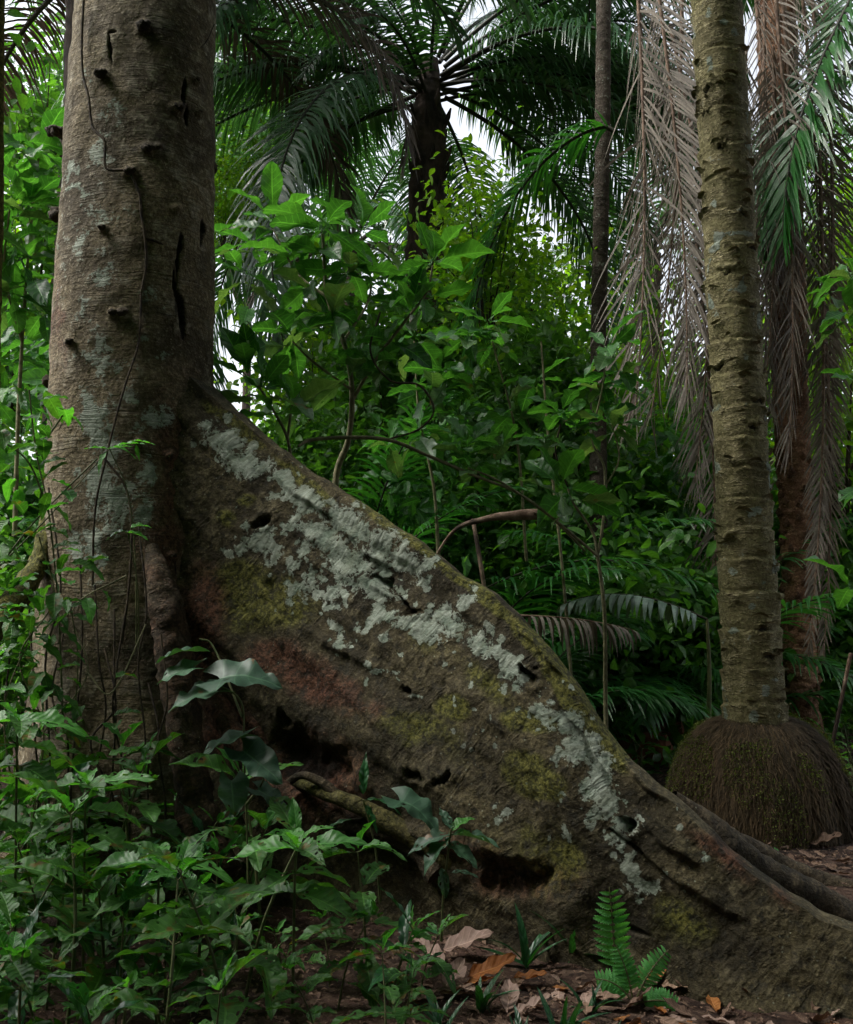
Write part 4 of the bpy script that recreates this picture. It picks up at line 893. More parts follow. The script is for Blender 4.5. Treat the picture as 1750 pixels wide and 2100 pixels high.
shrub('broadleaf shrub at the left edge above the climbing plant',
      [([(30, 1100, 6.2), (40, 800, 6.2), (60, 500, 6.2), (80, 320, 6.2)], .016, .006), ([(45, 700, 6.2), (10, 560, 6.1), (20, 430, 6.0)], .01, .005)],
      [(80, 310, 6.2, 8, .26, 15), (40, 290, 6.1, 6, .25, 20), (110, 350, 6.2, 6, .24, 5), (60, 420, 6.0, 7, .27, 10), (20, 430, 6.0, 6, .26, 0), (95, 480, 6.1, 5, .24, -10), (30, 520, 6.1, 6, .27, -20), (70, 570, 6.1, 5, .26, -25), (20, 600, 6.1, 5, .26, -30), (90, 640, 6.2, 5, .22, -20), (20, 350, 6.3, 6, .26, 0), (-30, 470, 6.0, 6, .26, 0)])
shrub('broadleaf shrub cut by the right edge beside the skirted palm',
      [([(1760, 1450, 7.0), (1765, 1100, 7.0), (1755, 700, 7.0), (1760, 560, 7.0)], .014, .006)],
      [(1745, 1205, 5.4, 3, .26, 5), (1750, 560, 7.0, 7, .25, 20), (1740, 640, 7.0, 6, .24, 0), (1760, 780, 7.0, 6, .22, 5), (1770, 1000, 7.0, 5, .22, 0), (1700, 600, 7.4, 4, .2, 0)])

# arching pale liana and the broken branch behind the buttress
def single(name, label, cat, pts, rad, mat, n=60, seg=8, rough=.12, group=None):
    q = [P(*a) for a in pts]; mb = MB(); tube(mb, q, rad, seg, n, rough, 10); o = mb.build(name, M[mat], None); return tag(o, label, cat, group)
single('liana', 'pale bent liana arching over the buttress behind the crest', 'liana', [(612, 915, 5.3), (640, 902, 5.35), (720, 897, 5.4), (800, 903, 5.45), (880, 935, 5.5), (960, 970, 5.6), (1060, 1010, 5.8), (1130, 1060, 6.0), (1200, 1130, 6.1)], [.008, .010, .011, .011, .010, .009, .008, .008, .008], 'liana')
single('liana', 'dark hanging loop of liana in front of the central shrub', 'liana', [(780, 640, 5.6), (760, 720, 5.5), (800, 780, 5.5), (860, 790, 5.5), (890, 840, 5.5), (860, 880, 5.5), (800, 900, 5.5)], .006, 'vine')
single('thin_stem', 'thin straight pale sapling stem left of the slender grey trunk', 'sapling', [(1180, 1500, 6.8), (1165, 1300, 6.8), (1150, 1130, 6.8), (1125, 900, 6.8), (1110, 700, 6.8)], [.012, .011, .010, .009, .006], 'liana')
single('thin_stem', 'dark vine trailing down between the shrubs near the slender trunk', 'vine', [(1165, 1000, 6.1), (1140, 930, 6.0), (1150, 870, 6.0)], .005, 'vine')
mb = MB(); q = [P(870, 1180, 6.6), P(930, 1090, 6.5), P(1000, 1064, 6.4), P(1070, 1056, 6.35), P(1125, 1054, 6.3)]; tube(mb, q, [.006, .012, .022, .032, .034], 14, 40, .3, 8)
for i in range(14):
    e = q[-1]+rng.normal(0, .02, 3); tube(mb, [e-[.05, 0, 0], e+[.03+.05*rng.random(), 0, rng.normal(0, .012)]], [.012, .002], 4)
tag(mb.build('broken_branch', M['wood']), 'broken brown branch with a splintered end pointing right', 'branch')
mb = MB(); tube(mb, [P(1180, 1560, 8.2), P(1290, 1540, 8.0), P(1370, 1535, 7.9)], [.11, .12, .11], 16, 40, .25, 6); tube(mb, [P(1240, 1500, 8.3), P(1330, 1500, 8.2), P(1400, 1492, 8.1)], [.05, .06, .05], 10, 30, .25, 6)
tag(mb.build('fallen_log', M['redwood']), 'reddish rotting log lying between the buttress and the root mound', 'log')
single('dead_stick', 'pale leaning dead sapling stick at the right edge', 'stick', [(1700, 1560, 7), (1725, 1440, 7), (1745, 1340, 7)], .014, 'wood')
single('bare_twig', 'tangle of thin dead twigs beneath the broken branch', 'twig', [(1000, 1250, 7.4), (985, 1150, 7.4), (970, 1065, 7.5)], .016, 'wood')

# ------------------------------------------------------------------ bushes and trees of the background
def cloud(mb, n, rx, ry, rz, clumps, leaf, T, seed, c=(0, 0, 0), mi=0, cl=0.28, flat=0.6):
    r = np.random.default_rng(seed); cc = norm(r.normal(0, 1, (clumps, 3)))*(r.random((clumps, 1))**0.4)
    i = r.integers(0, clumps, n); p = cc[i] + r.normal(0, cl, (n, 3))*(0.5+r.random((n, 1)))
    # strings of leaves along little twigs
    p = p*[rx, ry, rz] + c
    d = norm(r.normal(0, 1, (n, 3))*[1, 1, flat]+[0, 0, -.25])
    u = norm(r.normal(0, .55, (n, 3))+[0, 0, 1.0])
    addleaves(mb, T, p, d, u, leaf*r.uniform(.55, 1.3, n), mi, seed=seed)
    return cc*[rx, ry, rz]+c

def bush_proto(name, mat, n, leaf, r3, clumps, seed, T=T_small, h=1.0, cat='bush'):
    t_ = thing(name, None, cat)
    mb = MB(); cc = cloud(mb, n, *r3, clumps, leaf, T, seed, (0, 0, h)); mb.build('foliage', M[mat], t_)
    mb = MB()
    for i in range(0, len(cc), 2):
        tube(mb, [(cc[i][0]*.1, cc[i][1]*.1, -.1), (cc[i][0]*.4, cc[i][1]*.4, h*.4), cc[i]], [.018, .012, .004], 5, 9, .2, 5)
    mb.build('stem', M['vine'], t_)
    return t_
protos = [bush_proto('leafy_bush', 'small', 2600, .13, (1.0, .8, 1.1), 26, 1, h=1.1), bush_proto('leafy_bush', 'small', 2200, .17, (1.2, .9, 1.0), 20, 2, h=1.0),
          bush_proto('leafy_bush', 'yellow', 1500, .12, (.8, .7, 1.0), 24, 3, h=1.0), bush_proto('leafy_bush', 'big', 900, .22, (1.1, .8, 1.0), 18, 4, T=T_whole, h=1.0)]
# px at base, distance, height of middle (px y) , scale, proto, label
BL = [
 (1000, 8.6, 520, .7, 2, 'yellow green small leaved sapling tops under the central palm crown'), (940, 10.6, 720, .9, 0, 'dense small leaved bush right behind the tall broadleaf shrub'),
 (1090, 10.8, 690, .9, 2, 'small leaved bush left of the slender grey trunk at mid height'), (1160, 9.6, 860, .8, 1, 'bush behind the forked shrub by the slender trunk'),
 (1000, 10.0, 860, .9, 0, 'dim bush in the middle above the broken branch'), (800, 11.0, 860, 1.0, 1, 'dark bush behind the arching liana'), (640, 12.0, 760, 1.0, 2, 'bush in the gap right of the big trunk'),
 (465, 10.0, 430, .45, 2, 'pale yellow green treetop beside the big trunk under the sky gap'), (540, 12.0, 400, .6, 2, 'yellow green treetop left of the central palm trunk'),
 (1340, 12.0, 960, 1.2, 2, 'bush between the slender trunk and dead fronds'), (1400, 10.5, 1100, 1.2, 3, 'broad leaved bush in the gloom left of the ringed trunk'), (1290, 8.2, 1330, .8, 1, 'low bush behind the arching palm frond'),
 (1420, 8.6, 1350, .8, 0, 'low bush at the left foot of the ringed trunk'), (1790, 9.6, 1350, .8, 1, 'low bush right of the skirted palm foot'), (1790, 10.2, 1100, 1.1, 0, 'bush at the right edge below the pale sky gap'),
 (1720, 10.0, 800, 1.3, 2, 'bright yellow green bush at the right edge'), (1330, 14.0, 800, 1.4, 2, 'yellow green treetop behind the grey dead frond'), (1180, 15.0, 760, 1.3, 2, 'treetop behind the slender grey trunk'),
 (1760, 13.0, 560, 1.2, 2, 'backlit treetop right of the skirted palm'), (-20, 7.0, 1250, .7, 0, 'bush at the left edge behind the arching root'), (60, 7.4, 1150, .6, 3, 'broad leaved bush just left of the trunk foot'), (-60, 6.0, 1400, .6, 1, 'low bush left of the trunk foot at the photo edge'), (60, 9.5, 560, 1.3, 0, 'bush behind the left edge shrub'), (30, 8.0, 900, 1.2, 3, 'broad leaved bush at left edge beside the trunk'), (90, 13.0, 260, 1.2, 0, 'treetop in the top left corner'),
 (1080, 9.0, 1150, .8, 1, 'dim bush beneath the broken branch'), (900, 8.8, 1020, .7, 3, 'low broad leaved bush over the buttress crest'), (1180, 9.0, 1200, .8, 3, 'broad leaved bush behind the thin pale stem'),
 (1480, 13.0, 960, 1.3, 0, 'bush glimpsed left of the ringed trunk at mid height'), (740, 13.5, 720, 1.2, 0, 'treetop behind the tall broadleaf shrub'), (900, 14.5, 680, 1.3, 2, 'treetop wrapped around the central palm trunk'), (1070, 13.0, 560, .9, 2, 'sunlit treetop right of the central palm trunk'),
 (650, 8.8, 980, .6, 1, 'small dark bush at the foot of the tall broadleaf shrub'), (1560, 11.0, 1200, 1.3, 0, 'bush between the ringed and skirted trunks'), (1680, 11.5, 1330, 1.0, 3, 'bush behind the skirted palm foot'),
 (1120, 12.5, 1050, 1.2, 0, 'dark bush mass behind the thin pale stem'), (940, 12.5, 1000, 1.3, 0, 'dark bush mass behind the broken branch'), (760, 12.5, 1000, 1.3, 1, 'dark bush mass behind the buttress crest'), (1250, 11.5, 1150, 1.3, 1, 'dark bush mass around the slender trunk foot')]
pools = {}
for px, Yd, py, sc, pi, lab in BL: pools.setdefault(pi, []).append((px, Yd, py, sc, lab))
for pi, L in pools.items():
    for o, (px, Yd, py, sc, lab) in zip(copies(protos[pi], len(L)), L):
        p = P(px, py, Yd); o.location = (p[0], p[1], p[2]-sc*1.0); o.scale = (sc,)*3; o.rotation_euler = (0, 0, random.uniform(0, 6)); tag(o, lab, 'bush', 'leafy bushes of the background')

# tall trees beyond
def far_tree(x, y, h, cr, label, seed, mat='far', n=5200, leaf=.26):
    b_ = np.array([x, y, float(gz(x, y))]); t_ = thing('forest_tree', label, 'tree', tuple(b_), 'tall trees closing the background')
    mb = MB(); cc = cloud(mb, n, cr, cr*.8, cr*.9, 30, leaf, T_tiny, seed, b_+[0, 0, h], cl=.2); mb.build('crown', M[mat], t_, b_)
    mb = MB(); tube(mb, [b_-[0, 0, .3], b_+[.1, 0, h*.5], b_+[0, 0, h]], [.16, .13, .06], 10, 30, .15, 3)
    for q in cc[::3]: tube(mb, [b_+[0, 0, h*.6], (b_+[0, 0, h*.6]+q)/2+[0, 0, -.2], q], [.05, .03, .01], 5, 8)
    mb.build('trunk', M['palm_dark'], t_, b_)
FT = [(-9, 18, 6, 3.0, 'tree crown beyond the left edge'), (-6.2, 22, 11, 3.0, 'tall crown seen left of the big trunk'), (-3.0, 26, 3.6, 2.4, 'low crown at the bottom of the sky gap'), (-0.5, 26, 3.4, 2.4, 'crown behind the tall broadleaf shrub'),
      (2.0, 26, 3.8, 2.4, 'crown right of the central palm'), (5.0, 28, 4.5, 2.8, 'crown behind the slender grey trunk'), (9.0, 26, 5.0, 3.2, 'crown behind the ringed trunk'), (11.5, 24, 9, 3.2, 'crown at the right edge of the forest'), (-5.6, 30, 14.5, 3.0, 'high crown above the sky gap')]
for i, (x, y, h, cr, lb_) in enumerate(FT): far_tree(x, y, h, cr, lb_, i+70, 'far' if i % 3 else 'yellow')
# unseen crowns added round the camera to shade the foreground
CT = [(-2.2, 1.6, 5.6, 1.9, 'unseen low shade crown over the left undergrowth'), (2.2, 1.8, 5.8, 1.8, 'unseen low shade crown over the buttress end'), (1.6, 0.5, 8.0, 3.0, 'unseen shade crown closing the sky over the camera'), (-2.6, -1.5, 8.5, 3.0, 'unseen shade crown above the camera to the left'), (4.6, 2.5, 8.0, 2.6, 'unseen shade crown over the path on the right'), (-6, -4, 6, 3.6, 'unseen shade crown behind the camera on the left'), (0, -7, 5.5, 4, 'unseen shade crown straight behind the camera'), (6, -4, 6, 3.6, 'unseen shade crown behind the camera on the right'), (-7.5, 2, 5, 2.6, 'unseen shade crown left of the camera'), (8, 4, 5.5, 2.8, 'unseen shade crown right of the camera')]
for i, (x, y, h, cr, lb_) in enumerate(CT): far_tree(x, y, h, cr, lb_, i+170, 'far', 2600, .42)
BB = [(-3.5, -2.2, 2.4, 'unseen added bush behind the camera on the left'), (-1.0, -3.2, 2.6, 'unseen added bush right behind the camera'), (2.0, -2.6, 2.4, 'unseen added bush behind the camera on the right'), (4.6, -0.5, 2.2, 'unseen added bush right of the camera'), (-4.2, 1.0, 1.8, 'unseen added bush left of the camera')]  # unseen bushes added behind the camera to block low light
bb = bush_proto('leafy_bush', 'small', 1500, .3, (1.1, .8, 1.2), 20, 77, h=1.1)
for o, (x, y, sc, lab) in zip(copies(bb, len(BB)), BB): o.location = (x, y, float(gz(x, y))-.2); o.scale = (sc,)*3; tag(o, lab, 'bush')
# the far forest reads as one mass
mb = MB(); r = np.random.default_rng(5); n = 26000
yy = r.uniform(15, 34, n); xx = r.uniform(-1, 1, n)*(yy*.55+4); top = 2.3+1.5*vnoise(np.stack([xx*.35, yy*.4, 0*xx], -1))+ (yy-15)*.06
zz = r.random(n)**0.9*top + 0.045*(yy-6.5)
pp = np.stack([xx, yy, zz], -1); pp = pp[fbm(pp*.8, 2) > -0.15]; n = len(pp)
addleaves(mb, T_tiny, pp, norm(r.normal(0, 1, (n, 3))+[0, 0, -.3]), norm(r.normal(0, .6, (n, 3))+[0, 0, 1.]), r.uniform(.25, .6, n), 0)
tag(mb.build('distant_forest', M['far']), 'dense green forest closing the view behind everything', 'forest', kind='stuff')

# ------------------------------------------------------------------ undergrowth
def herb(name, mat, T, h, nn, leaf, seed, cat='herb', opp=True, el=20, wid=1.0, young='lime', stem='stem', lean=.15, top=True):
    r = np.random.default_rng(seed); t_ = thing(name, None, cat)
    a0 = r.uniform(0, 6.28); q = np.array([[0, 0, -.03], [math.cos(a0)*lean*h*.3, math.sin(a0)*lean*h*.3, h*.5], [math.cos(a0)*lean*h, math.sin(a0)*lean*h, h]])
    mb = MB(); p = tube(mb, q, [.006, .005, .003], 6, 16, .1, 30); fm = MB()
    for i in range(nn):
        s = 0.35+0.65*i/max(1, nn-1); c = p[int(s*15)]
        for sd in ((0, 1) if opp else (0,)):
            az = i*(1.57 if opp else 2.4)+sd*math.pi+r.normal(0, .25); e = R(el+15*(s-.5)*2)+r.normal(0, .2)
            d = dirv(az, e); pet = c+d*.03; tube(mb, [c, pet], [.0025, .002], 4)
            addleaves(fm, T, pet, d, [[r.normal(0, .25), r.normal(0, .25), 1]], leaf*(1.1-.45*s)*r.uniform(.8, 1.15), 0, wid, seed=seed*100+i*2+sd)
    if top: whorl(fm, p[-1], 3, leaf*.4, T, 50, 15, seed=seed, mi=1, wid=wid)
    mb.build('stem', M[stem], t_); fm.build('foliage', [M[mat], M[young]], t_)
    return t_
UG = []
for i in range(5): UG.append((herb('hole_eaten_herb', 'herb', T_herb, random.uniform(.38, .55), 3+i % 3, .29, i+1, wid=random.uniform(.85, 1.1), el=random.choice([5, 20, 35]), lean=.3), 'hole eaten leaves'))
for i in range(4): UG.append((herb('glossy_herb', 'herb2', T_lance, random.uniform(.25, .42), 5, .25, i+20, opp=False, el=45), 'narrow glossy leaves'))
for i in range(3): UG.append((herb('leafy_seedling', 'herb', T_whole, random.uniform(.2, .35), 4, .14, i+40, el=15), 'soft oval leaves'))
spots = []
r = random.Random(21)
tries = 0
while len(spots) < 74 and tries < 9000:
    tries += 1
    Yd = r.uniform(2.75, 4.75); px = r.uniform(-120, 870)
    x = (px-875)/FPX*Yd
    if px > 520+260*(4.7-Yd) and px > 560: 
        if not (Yd < 3.9 and px < 860): continue
    if Yd > 4.35 and px > 480: continue
    if px > 560 and Yd > 3.8: continue
    if any((x-a)**2+(Yd-b)**2 < .15**2 for a, b, *_ in spots): continue
    spots.append((x, Yd, px))
byproto = {}
for i, s_ in enumerate(spots):
    pi = r.choice([0, 1, 2, 3, 4, 0, 1, 2, 3, 4, 5, 6, 7, 8, 9, 10, 11]); byproto.setdefault(pi, []).append(s_)
zones = [('at the bottom left corner', lambda px, Y: px < 250 and Y < 3.4), ('in the nearest row', lambda px, Y: Y < 3.4), ('before the big trunk foot', lambda px, Y: px < 420 and Y > 4), ('in mid left undergrowth', lambda px, Y: px < 420), ('below the buttress hollow', lambda px, Y: True)]
ordn = ['leftmost', 'second', 'third', 'fourth', 'fifth', 'sixth', 'seventh', 'eighth', 'ninth', 'tenth', 'eleventh', 'twelfth', 'thirteenth', 'fourteenth', 'fifteenth']
allp = []
for pi, L in byproto.items():
    for o, (x, y, px) in zip(copies(UG[pi][0], len(L)), L):
        sc = r.uniform(.6, 1.35)*(0.8 if y < 3.2 else 1.0)*(1.15 if y > 4 else 1)*(.72 if px > 560 else 1)
        o.location = (x, y, float(gz(x, y))); o.scale = (sc,)*3; o.rotation_euler = (r.uniform(-.15, .15), r.uniform(-.15, .15), r.uniform(0, 6.28))
        zi = next(k_ for k_, z_ in enumerate(zones) if z_[1](px, y)); allp.append((zi, UG[pi][1], px, o))
cnt = {}
for zi, txt, px, o in sorted(allp, key=lambda a: a[2]):
    c_ = cnt.get((zi, txt), 0); cnt[(zi, txt)] = c_+1
    od = ordn[c_] if c_ == 0 else ordn[min(c_, 14)] + ' from left'
    tag(o, f"{od} plant with {txt} {zones[zi][0]}", 'herb', 'undergrowth plants in front of the tree')
used = set(byproto)
for pi, (o, _) in enumerate(UG):
    if pi not in used: 
        for ch in list(o.children): bpy.data.objects.remove(ch)
        bpy.data.objects.remove(o)

# hero plants
def hero(label, stems, leaves, T, mat, cat='plant', name='leafy_plant', stemmat='stem', sr=.004, wid=1.0):
    """leaves: (px, py, distance, length, azimuth deg (0 = away, 90 = right), elevation deg)"""
    b_ = P(*stems[0][0]); b_[2] = float(gz(b_[0], b_[1])) if b_[2] < .5 else b_[2]; t_ = thing(name, label, cat, tuple(b_))
    mb = MB()
    for i, pts in enumerate(stems): tube(mb, [P(*a) for a in pts], [sr*1.4]+[sr]*(len(pts)-1), 6, len(pts)*6, .1, 30)
    mb.build('stem', M[stemmat], t_, b_)
    mb = MB()
    for i, (px, py, Yd, L, az, el, *m) in enumerate(leaves):
        addleaves(mb, T, P(px, py, Yd), dirv(R(az), R(el))[None], [[rng.normal(0, .15), -.25+rng.normal(0, .15), 1]], L, m[0] if m else 0, wid, seed=i+int(px))
    mb.build('foliage', [M[mat], M['lime'], M['litter']], t_, b_)
    return t_
hero('thin stemmed plant with a few large heart shaped grey green leaves before the buttress',
     [[(510, 1860, 3.9), (508, 1750, 3.9), (505, 1650, 3.9), (500, 1540, 3.9), (495, 1440, 3.9), (440, 1400, 3.9)], [(505, 1650, 3.9), (540, 1600, 3.85), (530, 1545, 3.8)], [(503, 1600, 3.9), (480, 1560, 3.9)], [(497, 1470, 3.9), (440, 1330, 4.0), (410, 1310, 4.0)]],
     [(450, 1390, 3.85, .25, 95, 12), (445, 1415, 3.85, .20, -110, -5), (405, 1335, 3.95, .17, -100, 5), (400, 1368, 3.9, .16, -100, -8), (500, 1540, 3.8, .21, 120, -25), (475, 1600, 3.85, .14, 160, -50), (530, 1620, 3.85, .14, 100, -25), (500, 1510, 3.85, .20, -100, -10), (820, 1640, 3.9, .2, 110, -15)], T_heart, 'heart')
hero('climber with small bright oval leaves on thin stems left of the trunk',
     [[(130, 1500, 4.3), (120, 1250, 4.3), (100, 1050, 4.3), (75, 930, 4.3), (60, 800, 4.3)], [(100, 1050, 4.3), (60, 950, 4.25), (0, 900, 4.2)], [(75, 930, 4.3), (130, 850, 4.3)], [(0, 1160, 4.2), (80, 1060, 4.3), (200, 940, 4.4)]],
     [(65+random.uniform(-80, 80), 785+i*8+random.uniform(-15, 15), 4.3+random.uniform(-.15, .1), random.uniform(.09, .18), random.uniform(0, 360), random.uniform(-40, 30), int(random.random() < .35)) for i in range(95)], T_whole, 'herb', name='climber', cat='climber')
hero('creeper sprig with five bright leaves hanging before the lichen on the trunk',
     [[(280, 1330, 4.5), (278, 1150, 4.5), (262, 1010, 4.45), (225, 920, 4.4)], [(0, 1160, 4.3), (100, 1060, 4.35), (190, 960, 4.4), (225, 920, 4.4)]],
     [(225, 918, 4.4, .13, 95, 8, 1), (222, 920, 4.4, .11, 60, 18, 1), (222, 920, 4.4, .11, -95, 8, 1), (222, 925, 4.4, .12, -140, -40, 1), (235, 915, 4.4, .15, 100, 12, 1), (270, 905, 4.4, .11, 90, 4, 1), (280, 912, 4.4, .08, 140, -70, 1)], T_lance, 'lime', name='creeper', cat='creeper', sr=.003)
hero('creeper sprig with two lobed bright leaves lower on the trunk', [[(285, 1350, 4.5), (282, 1200, 4.45), (262, 1090, 4.4)]],
     [(258, 1092, 4.4, .11, 100, 0, 1), (262, 1090, 4.4, .10, -100, 8), (268, 1082, 4.4, .10, 60, 20, 1), (170, 1145, 4.4, .13, 100, 5), (90, 1170, 4.35, .12, 60, -30)], T_whole, 'heart', name='creeper', cat='creeper', sr=.003)
hero('seedling with three pale leaves low on the dark trunk foot', [[(150, 1500, 4.3), (160, 1350, 4.3), (145, 1245, 4.25)]],
     [(145, 1245, 4.25, .12, -60, 30), (145, 1245, 4.25, .12, 70, 25), (120, 1270, 4.25, .13, -90, -20), (150, 1260, 4.2, .12, 110, -15), (210, 1210, 4.3, .1, 80, -50), (60, 1300, 4.2, .12, -90, -15), (40, 1340, 4.2, .12, -110, -10)], T_whole, 'herb', name='creeper', cat='creeper', sr=.003)
hero('upright seedling with drooping toothed leaves in front of the buttress middle', [[(905, 1930, 3.75), (910, 1830, 3.75), (918, 1760, 3.75), (925, 1700, 3.75)]],
     [(925, 1705, 3.75, .12, 60, 35, 1), (925, 1712, 3.75, .19, 100, 5), (925, 1712, 3.75, .18, -100, -5), (925, 1718, 3.75, .17, -130, -20), (915, 1730, 3.75, .15, 120, -15), (905, 1780, 3.75, .11, 160, -60), (925, 1790, 3.75, .11, 95, 5), (925, 1700, 3.75, .1, -40, 50)], T_herb, 'heart', name='seedling', cat='seedling')
hero('slim seedling with one upright leaf before the mossy root', [[(780, 1850, 3.9), (770, 1740, 3.9), (745, 1640, 3.9)]],
     [(745, 1630, 3.9, .17, 10, 80), (750, 1640, 3.9, .15, 100, 10), (750, 1650, 3.9, .12, 130, -50), (720, 1680, 3.9, .12, -110, -10)], T_lance, 'herb2', name='seedling', cat='seedling')
hero('second climber with sparse oval leaves and curved stems over the dark trunk foot',
     [[(60, 1700, 4.3), (90, 1500, 4.3), (40, 1350, 4.3), (110, 1230, 4.3), (80, 1100, 4.3)], [(90, 1500, 4.3), (180, 1380, 4.35), (150, 1250, 4.4), (260, 1180, 4.4)], [(180, 1380, 4.35), (230, 1420, 4.3), (300, 1280, 4.4)], [(30, 1650, 4.2), (10, 1450, 4.2), (70, 1290, 4.25)]],
     [(random.uniform(-10, 240)*(1 if i % 3 else .5), random.uniform(1120, 1600), 4.25+random.uniform(-.2, .1), random.uniform(.09, .16), random.uniform(0, 360), random.uniform(-45, 25), int(random.random() < .15)) for i in range(75)], T_whole, 'herb', name='climber', cat='climber', stemmat='liana', sr=.0035)
for i, (px, py, Yd, lab) in enumerate([(180, 1610, 3.6, 'tall bright herb with two long pointed leaves spread over the left undergrowth'), (610, 1740, 3.5, 'bright herb with a long pointed leaf reaching right below the hollow'), (40, 1480, 3.7, 'tall herb with torn leaves at the left edge'), (330, 1770, 3.4, 'pale ribbed leaf herb standing over the dark undergrowth')]):
    b_ = G_ = P(px, py, Yd); g0 = float(gz(b_[0], b_[1]))
    bx_ = 875+(b_[0]/Yd)*FPX
    hero(lab, [[(px-10, proj(np.array([b_[0], Yd, g0]))[1], Yd), (px-5, py+60, Yd), (px, py, Yd)]],
         [(px, py, Yd, .25, 95, 14, 1), (px, py, Yd, .25, -90, 6, 1), (px, py, Yd, .18, 150, 12), (px, py, Yd, .16, -20, 30, 1), (px-3, py+50, Yd, .24, 60, -5), (px-3, py+50, Yd, .24, -130, -5), (px-3, py+90, Yd, .24, 110, -5), (px-3, py+90, Yd, .22, -70, 0), (px, py, Yd, .13, 200, 50, 1)], T_herb, 'herb', name='tall_herb', cat='herb', sr=.0045)
# vertical hanging stems at the trunk foot
for i, (px, y0, y1, lab) in enumerate([(100, 1000, 1700, 'left of the trunk'), (165, 1150, 1750, 'on the dark trunk foot'), (285, 1080, 1650, 'before the folded root'), (235, 1250, 1700, 'beside the folded root'), (60, 1250, 1750, 'near the left edge'), (130, 1300, 1720, 'third on the dark foot'), (195, 1200, 1720, 'in the middle of the dark foot'), (215, 1330, 1720, 'right of the middle foot'), (20, 1350, 1720, 'at the left edge'), (262, 1230, 1720, 'left of the folded root'), (305, 1400, 1740, 'touching the folded root'), (330, 1300, 1750, 'over the folded root')]):
    single('hanging_stem', f'thin bare hanging stem {lab}', 'vine', [(px, y0, 4.5), (px+random.uniform(-25, 25), y0*.7+y1*.3, 4.42), (px+random.uniform(-30, 30), (y0+y1)/2, 4.4), (px+random.uniform(-25, 25), y0*.2+y1*.8, 4.36), (px+random.uniform(-20, 20), y1, 4.3)], .005, 'vine', 30, 6, .2, 'thin bare stems at the trunk foot')

# grass tufts and strap leaves
def tuft(px, Yd, n, L, label, el=60, wid=1.6, mat='herb2'):
    x = (px-875)/FPX*Yd; b_ = np.array([x, Yd, float(gz(x, Yd))]); r = np.random.default_rng(int(px)); mb = MB()
    az = r.uniform(0, 6.28, n); addleaves(mb, T_strap, b_+r.normal(0, .012, (n, 3))*[1, 1, 0], dirv(az, R(el)+r.normal(0, .25, n)), np.tile([0, 0, 1.], (n, 1)), L*r.uniform(.5, 1.1, n), 0, wid)
    o = mb.build('grass_tuft', M[mat], None, b_); o.location = b_; tag(o, label, 'grass', 'grass tufts on the soil before the buttress')
for a in [(1075, 3.9, 7, .26, 'grass tuft with tall arching blades left of the fern'), (1165, 3.95, 8, .34, 'tallest strap leaved tuft below the buttress hollow'), (1330, 3.95, 4, .36, 'lone long blade tuft right of the upright fern'), (985, 3.45, 9, .16, 'low tuft among the big fallen leaves'), (1140, 3.3, 9, .17, 'low tuft at the bottom edge centre'), (1195, 3.45, 8, .14, 'small tuft left of the lower fern'), (1060, 3.2, 8, .14, 'small tuft nearest the bottom edge'), (1230, 3.2, 6, .12, 'tiny tuft under the lower fern'), (900, 3.3, 8, .15, 'tuft at the edge of the leafy undergrowth')]: tuft(*a)

# ferns
def fern(px, py, Yd, label, fronds, pin=.07, npin=13):
    b_ = P(px, py, Yd); b_[2] = float(gz(b_[0], Yd)); t_ = thing('fern', label, 'fern', tuple(b_), None)
    Tp = tpls(4, shape='strap', W=.30, nu=2, nv=16, droop=.25, fold=.25, wave=0, teeth=.22)
    for i, (az, el, L, dr) in enumerate(fronds):
        n = 16; t = np.linspace(0, 1, n); d = dirv(R(az)+0*t, R(el)-dr*t**1.5); p = b_+np.vstack([[0, 0, 0], np.cumsum(d[:-1]*L/(n-1), axis=0)])
        mb = MB(); tube(mb, p, .003*(1-.7*t)+.0008, 5, mi=1)
        tt = np.linspace(.3, .98, npin); i0 = (tt*(n-1)).astype(int); tan = norm(d[i0]); vw = np.array([0, -1.0, .35])
        sd = norm(np.cross(tan, vw)); nrm = norm(np.cross(sd, tan))
        pr_ = np.sin(np.pi*np.clip(tt*.85+.02, 0, 1))**.8*pin
        for sg_ in (-1, 1): addleaves(mb, Tp, p[i0], norm(sd*sg_+tan*.25), -nrm*sg_*0+nrm, np.maximum(pr_, .012), 0)
        mb.build('frond', [M['fern'], M['stem']], t_, b_)
fern(1262, 1960, 3.66, 'bright upright fern with toothed pinnae in front of the buttress', [(-80, 89, .36, .08)], .075, 12)
fern(1300, 2050, 3.55, 'lower light green fern with three spreading fronds', [(75, 62, .22, .5), (-75, 55, .16, 1.3), (100, 20, .15, .8), (-60, 80, .20, .4)], .048, 16)
fern(1570, 1690, 5.35, 'tiny fern growing at the foot of the root mound', [(-60, 50, .14, .9), (60, 50, .12, .9)], .04, 9)

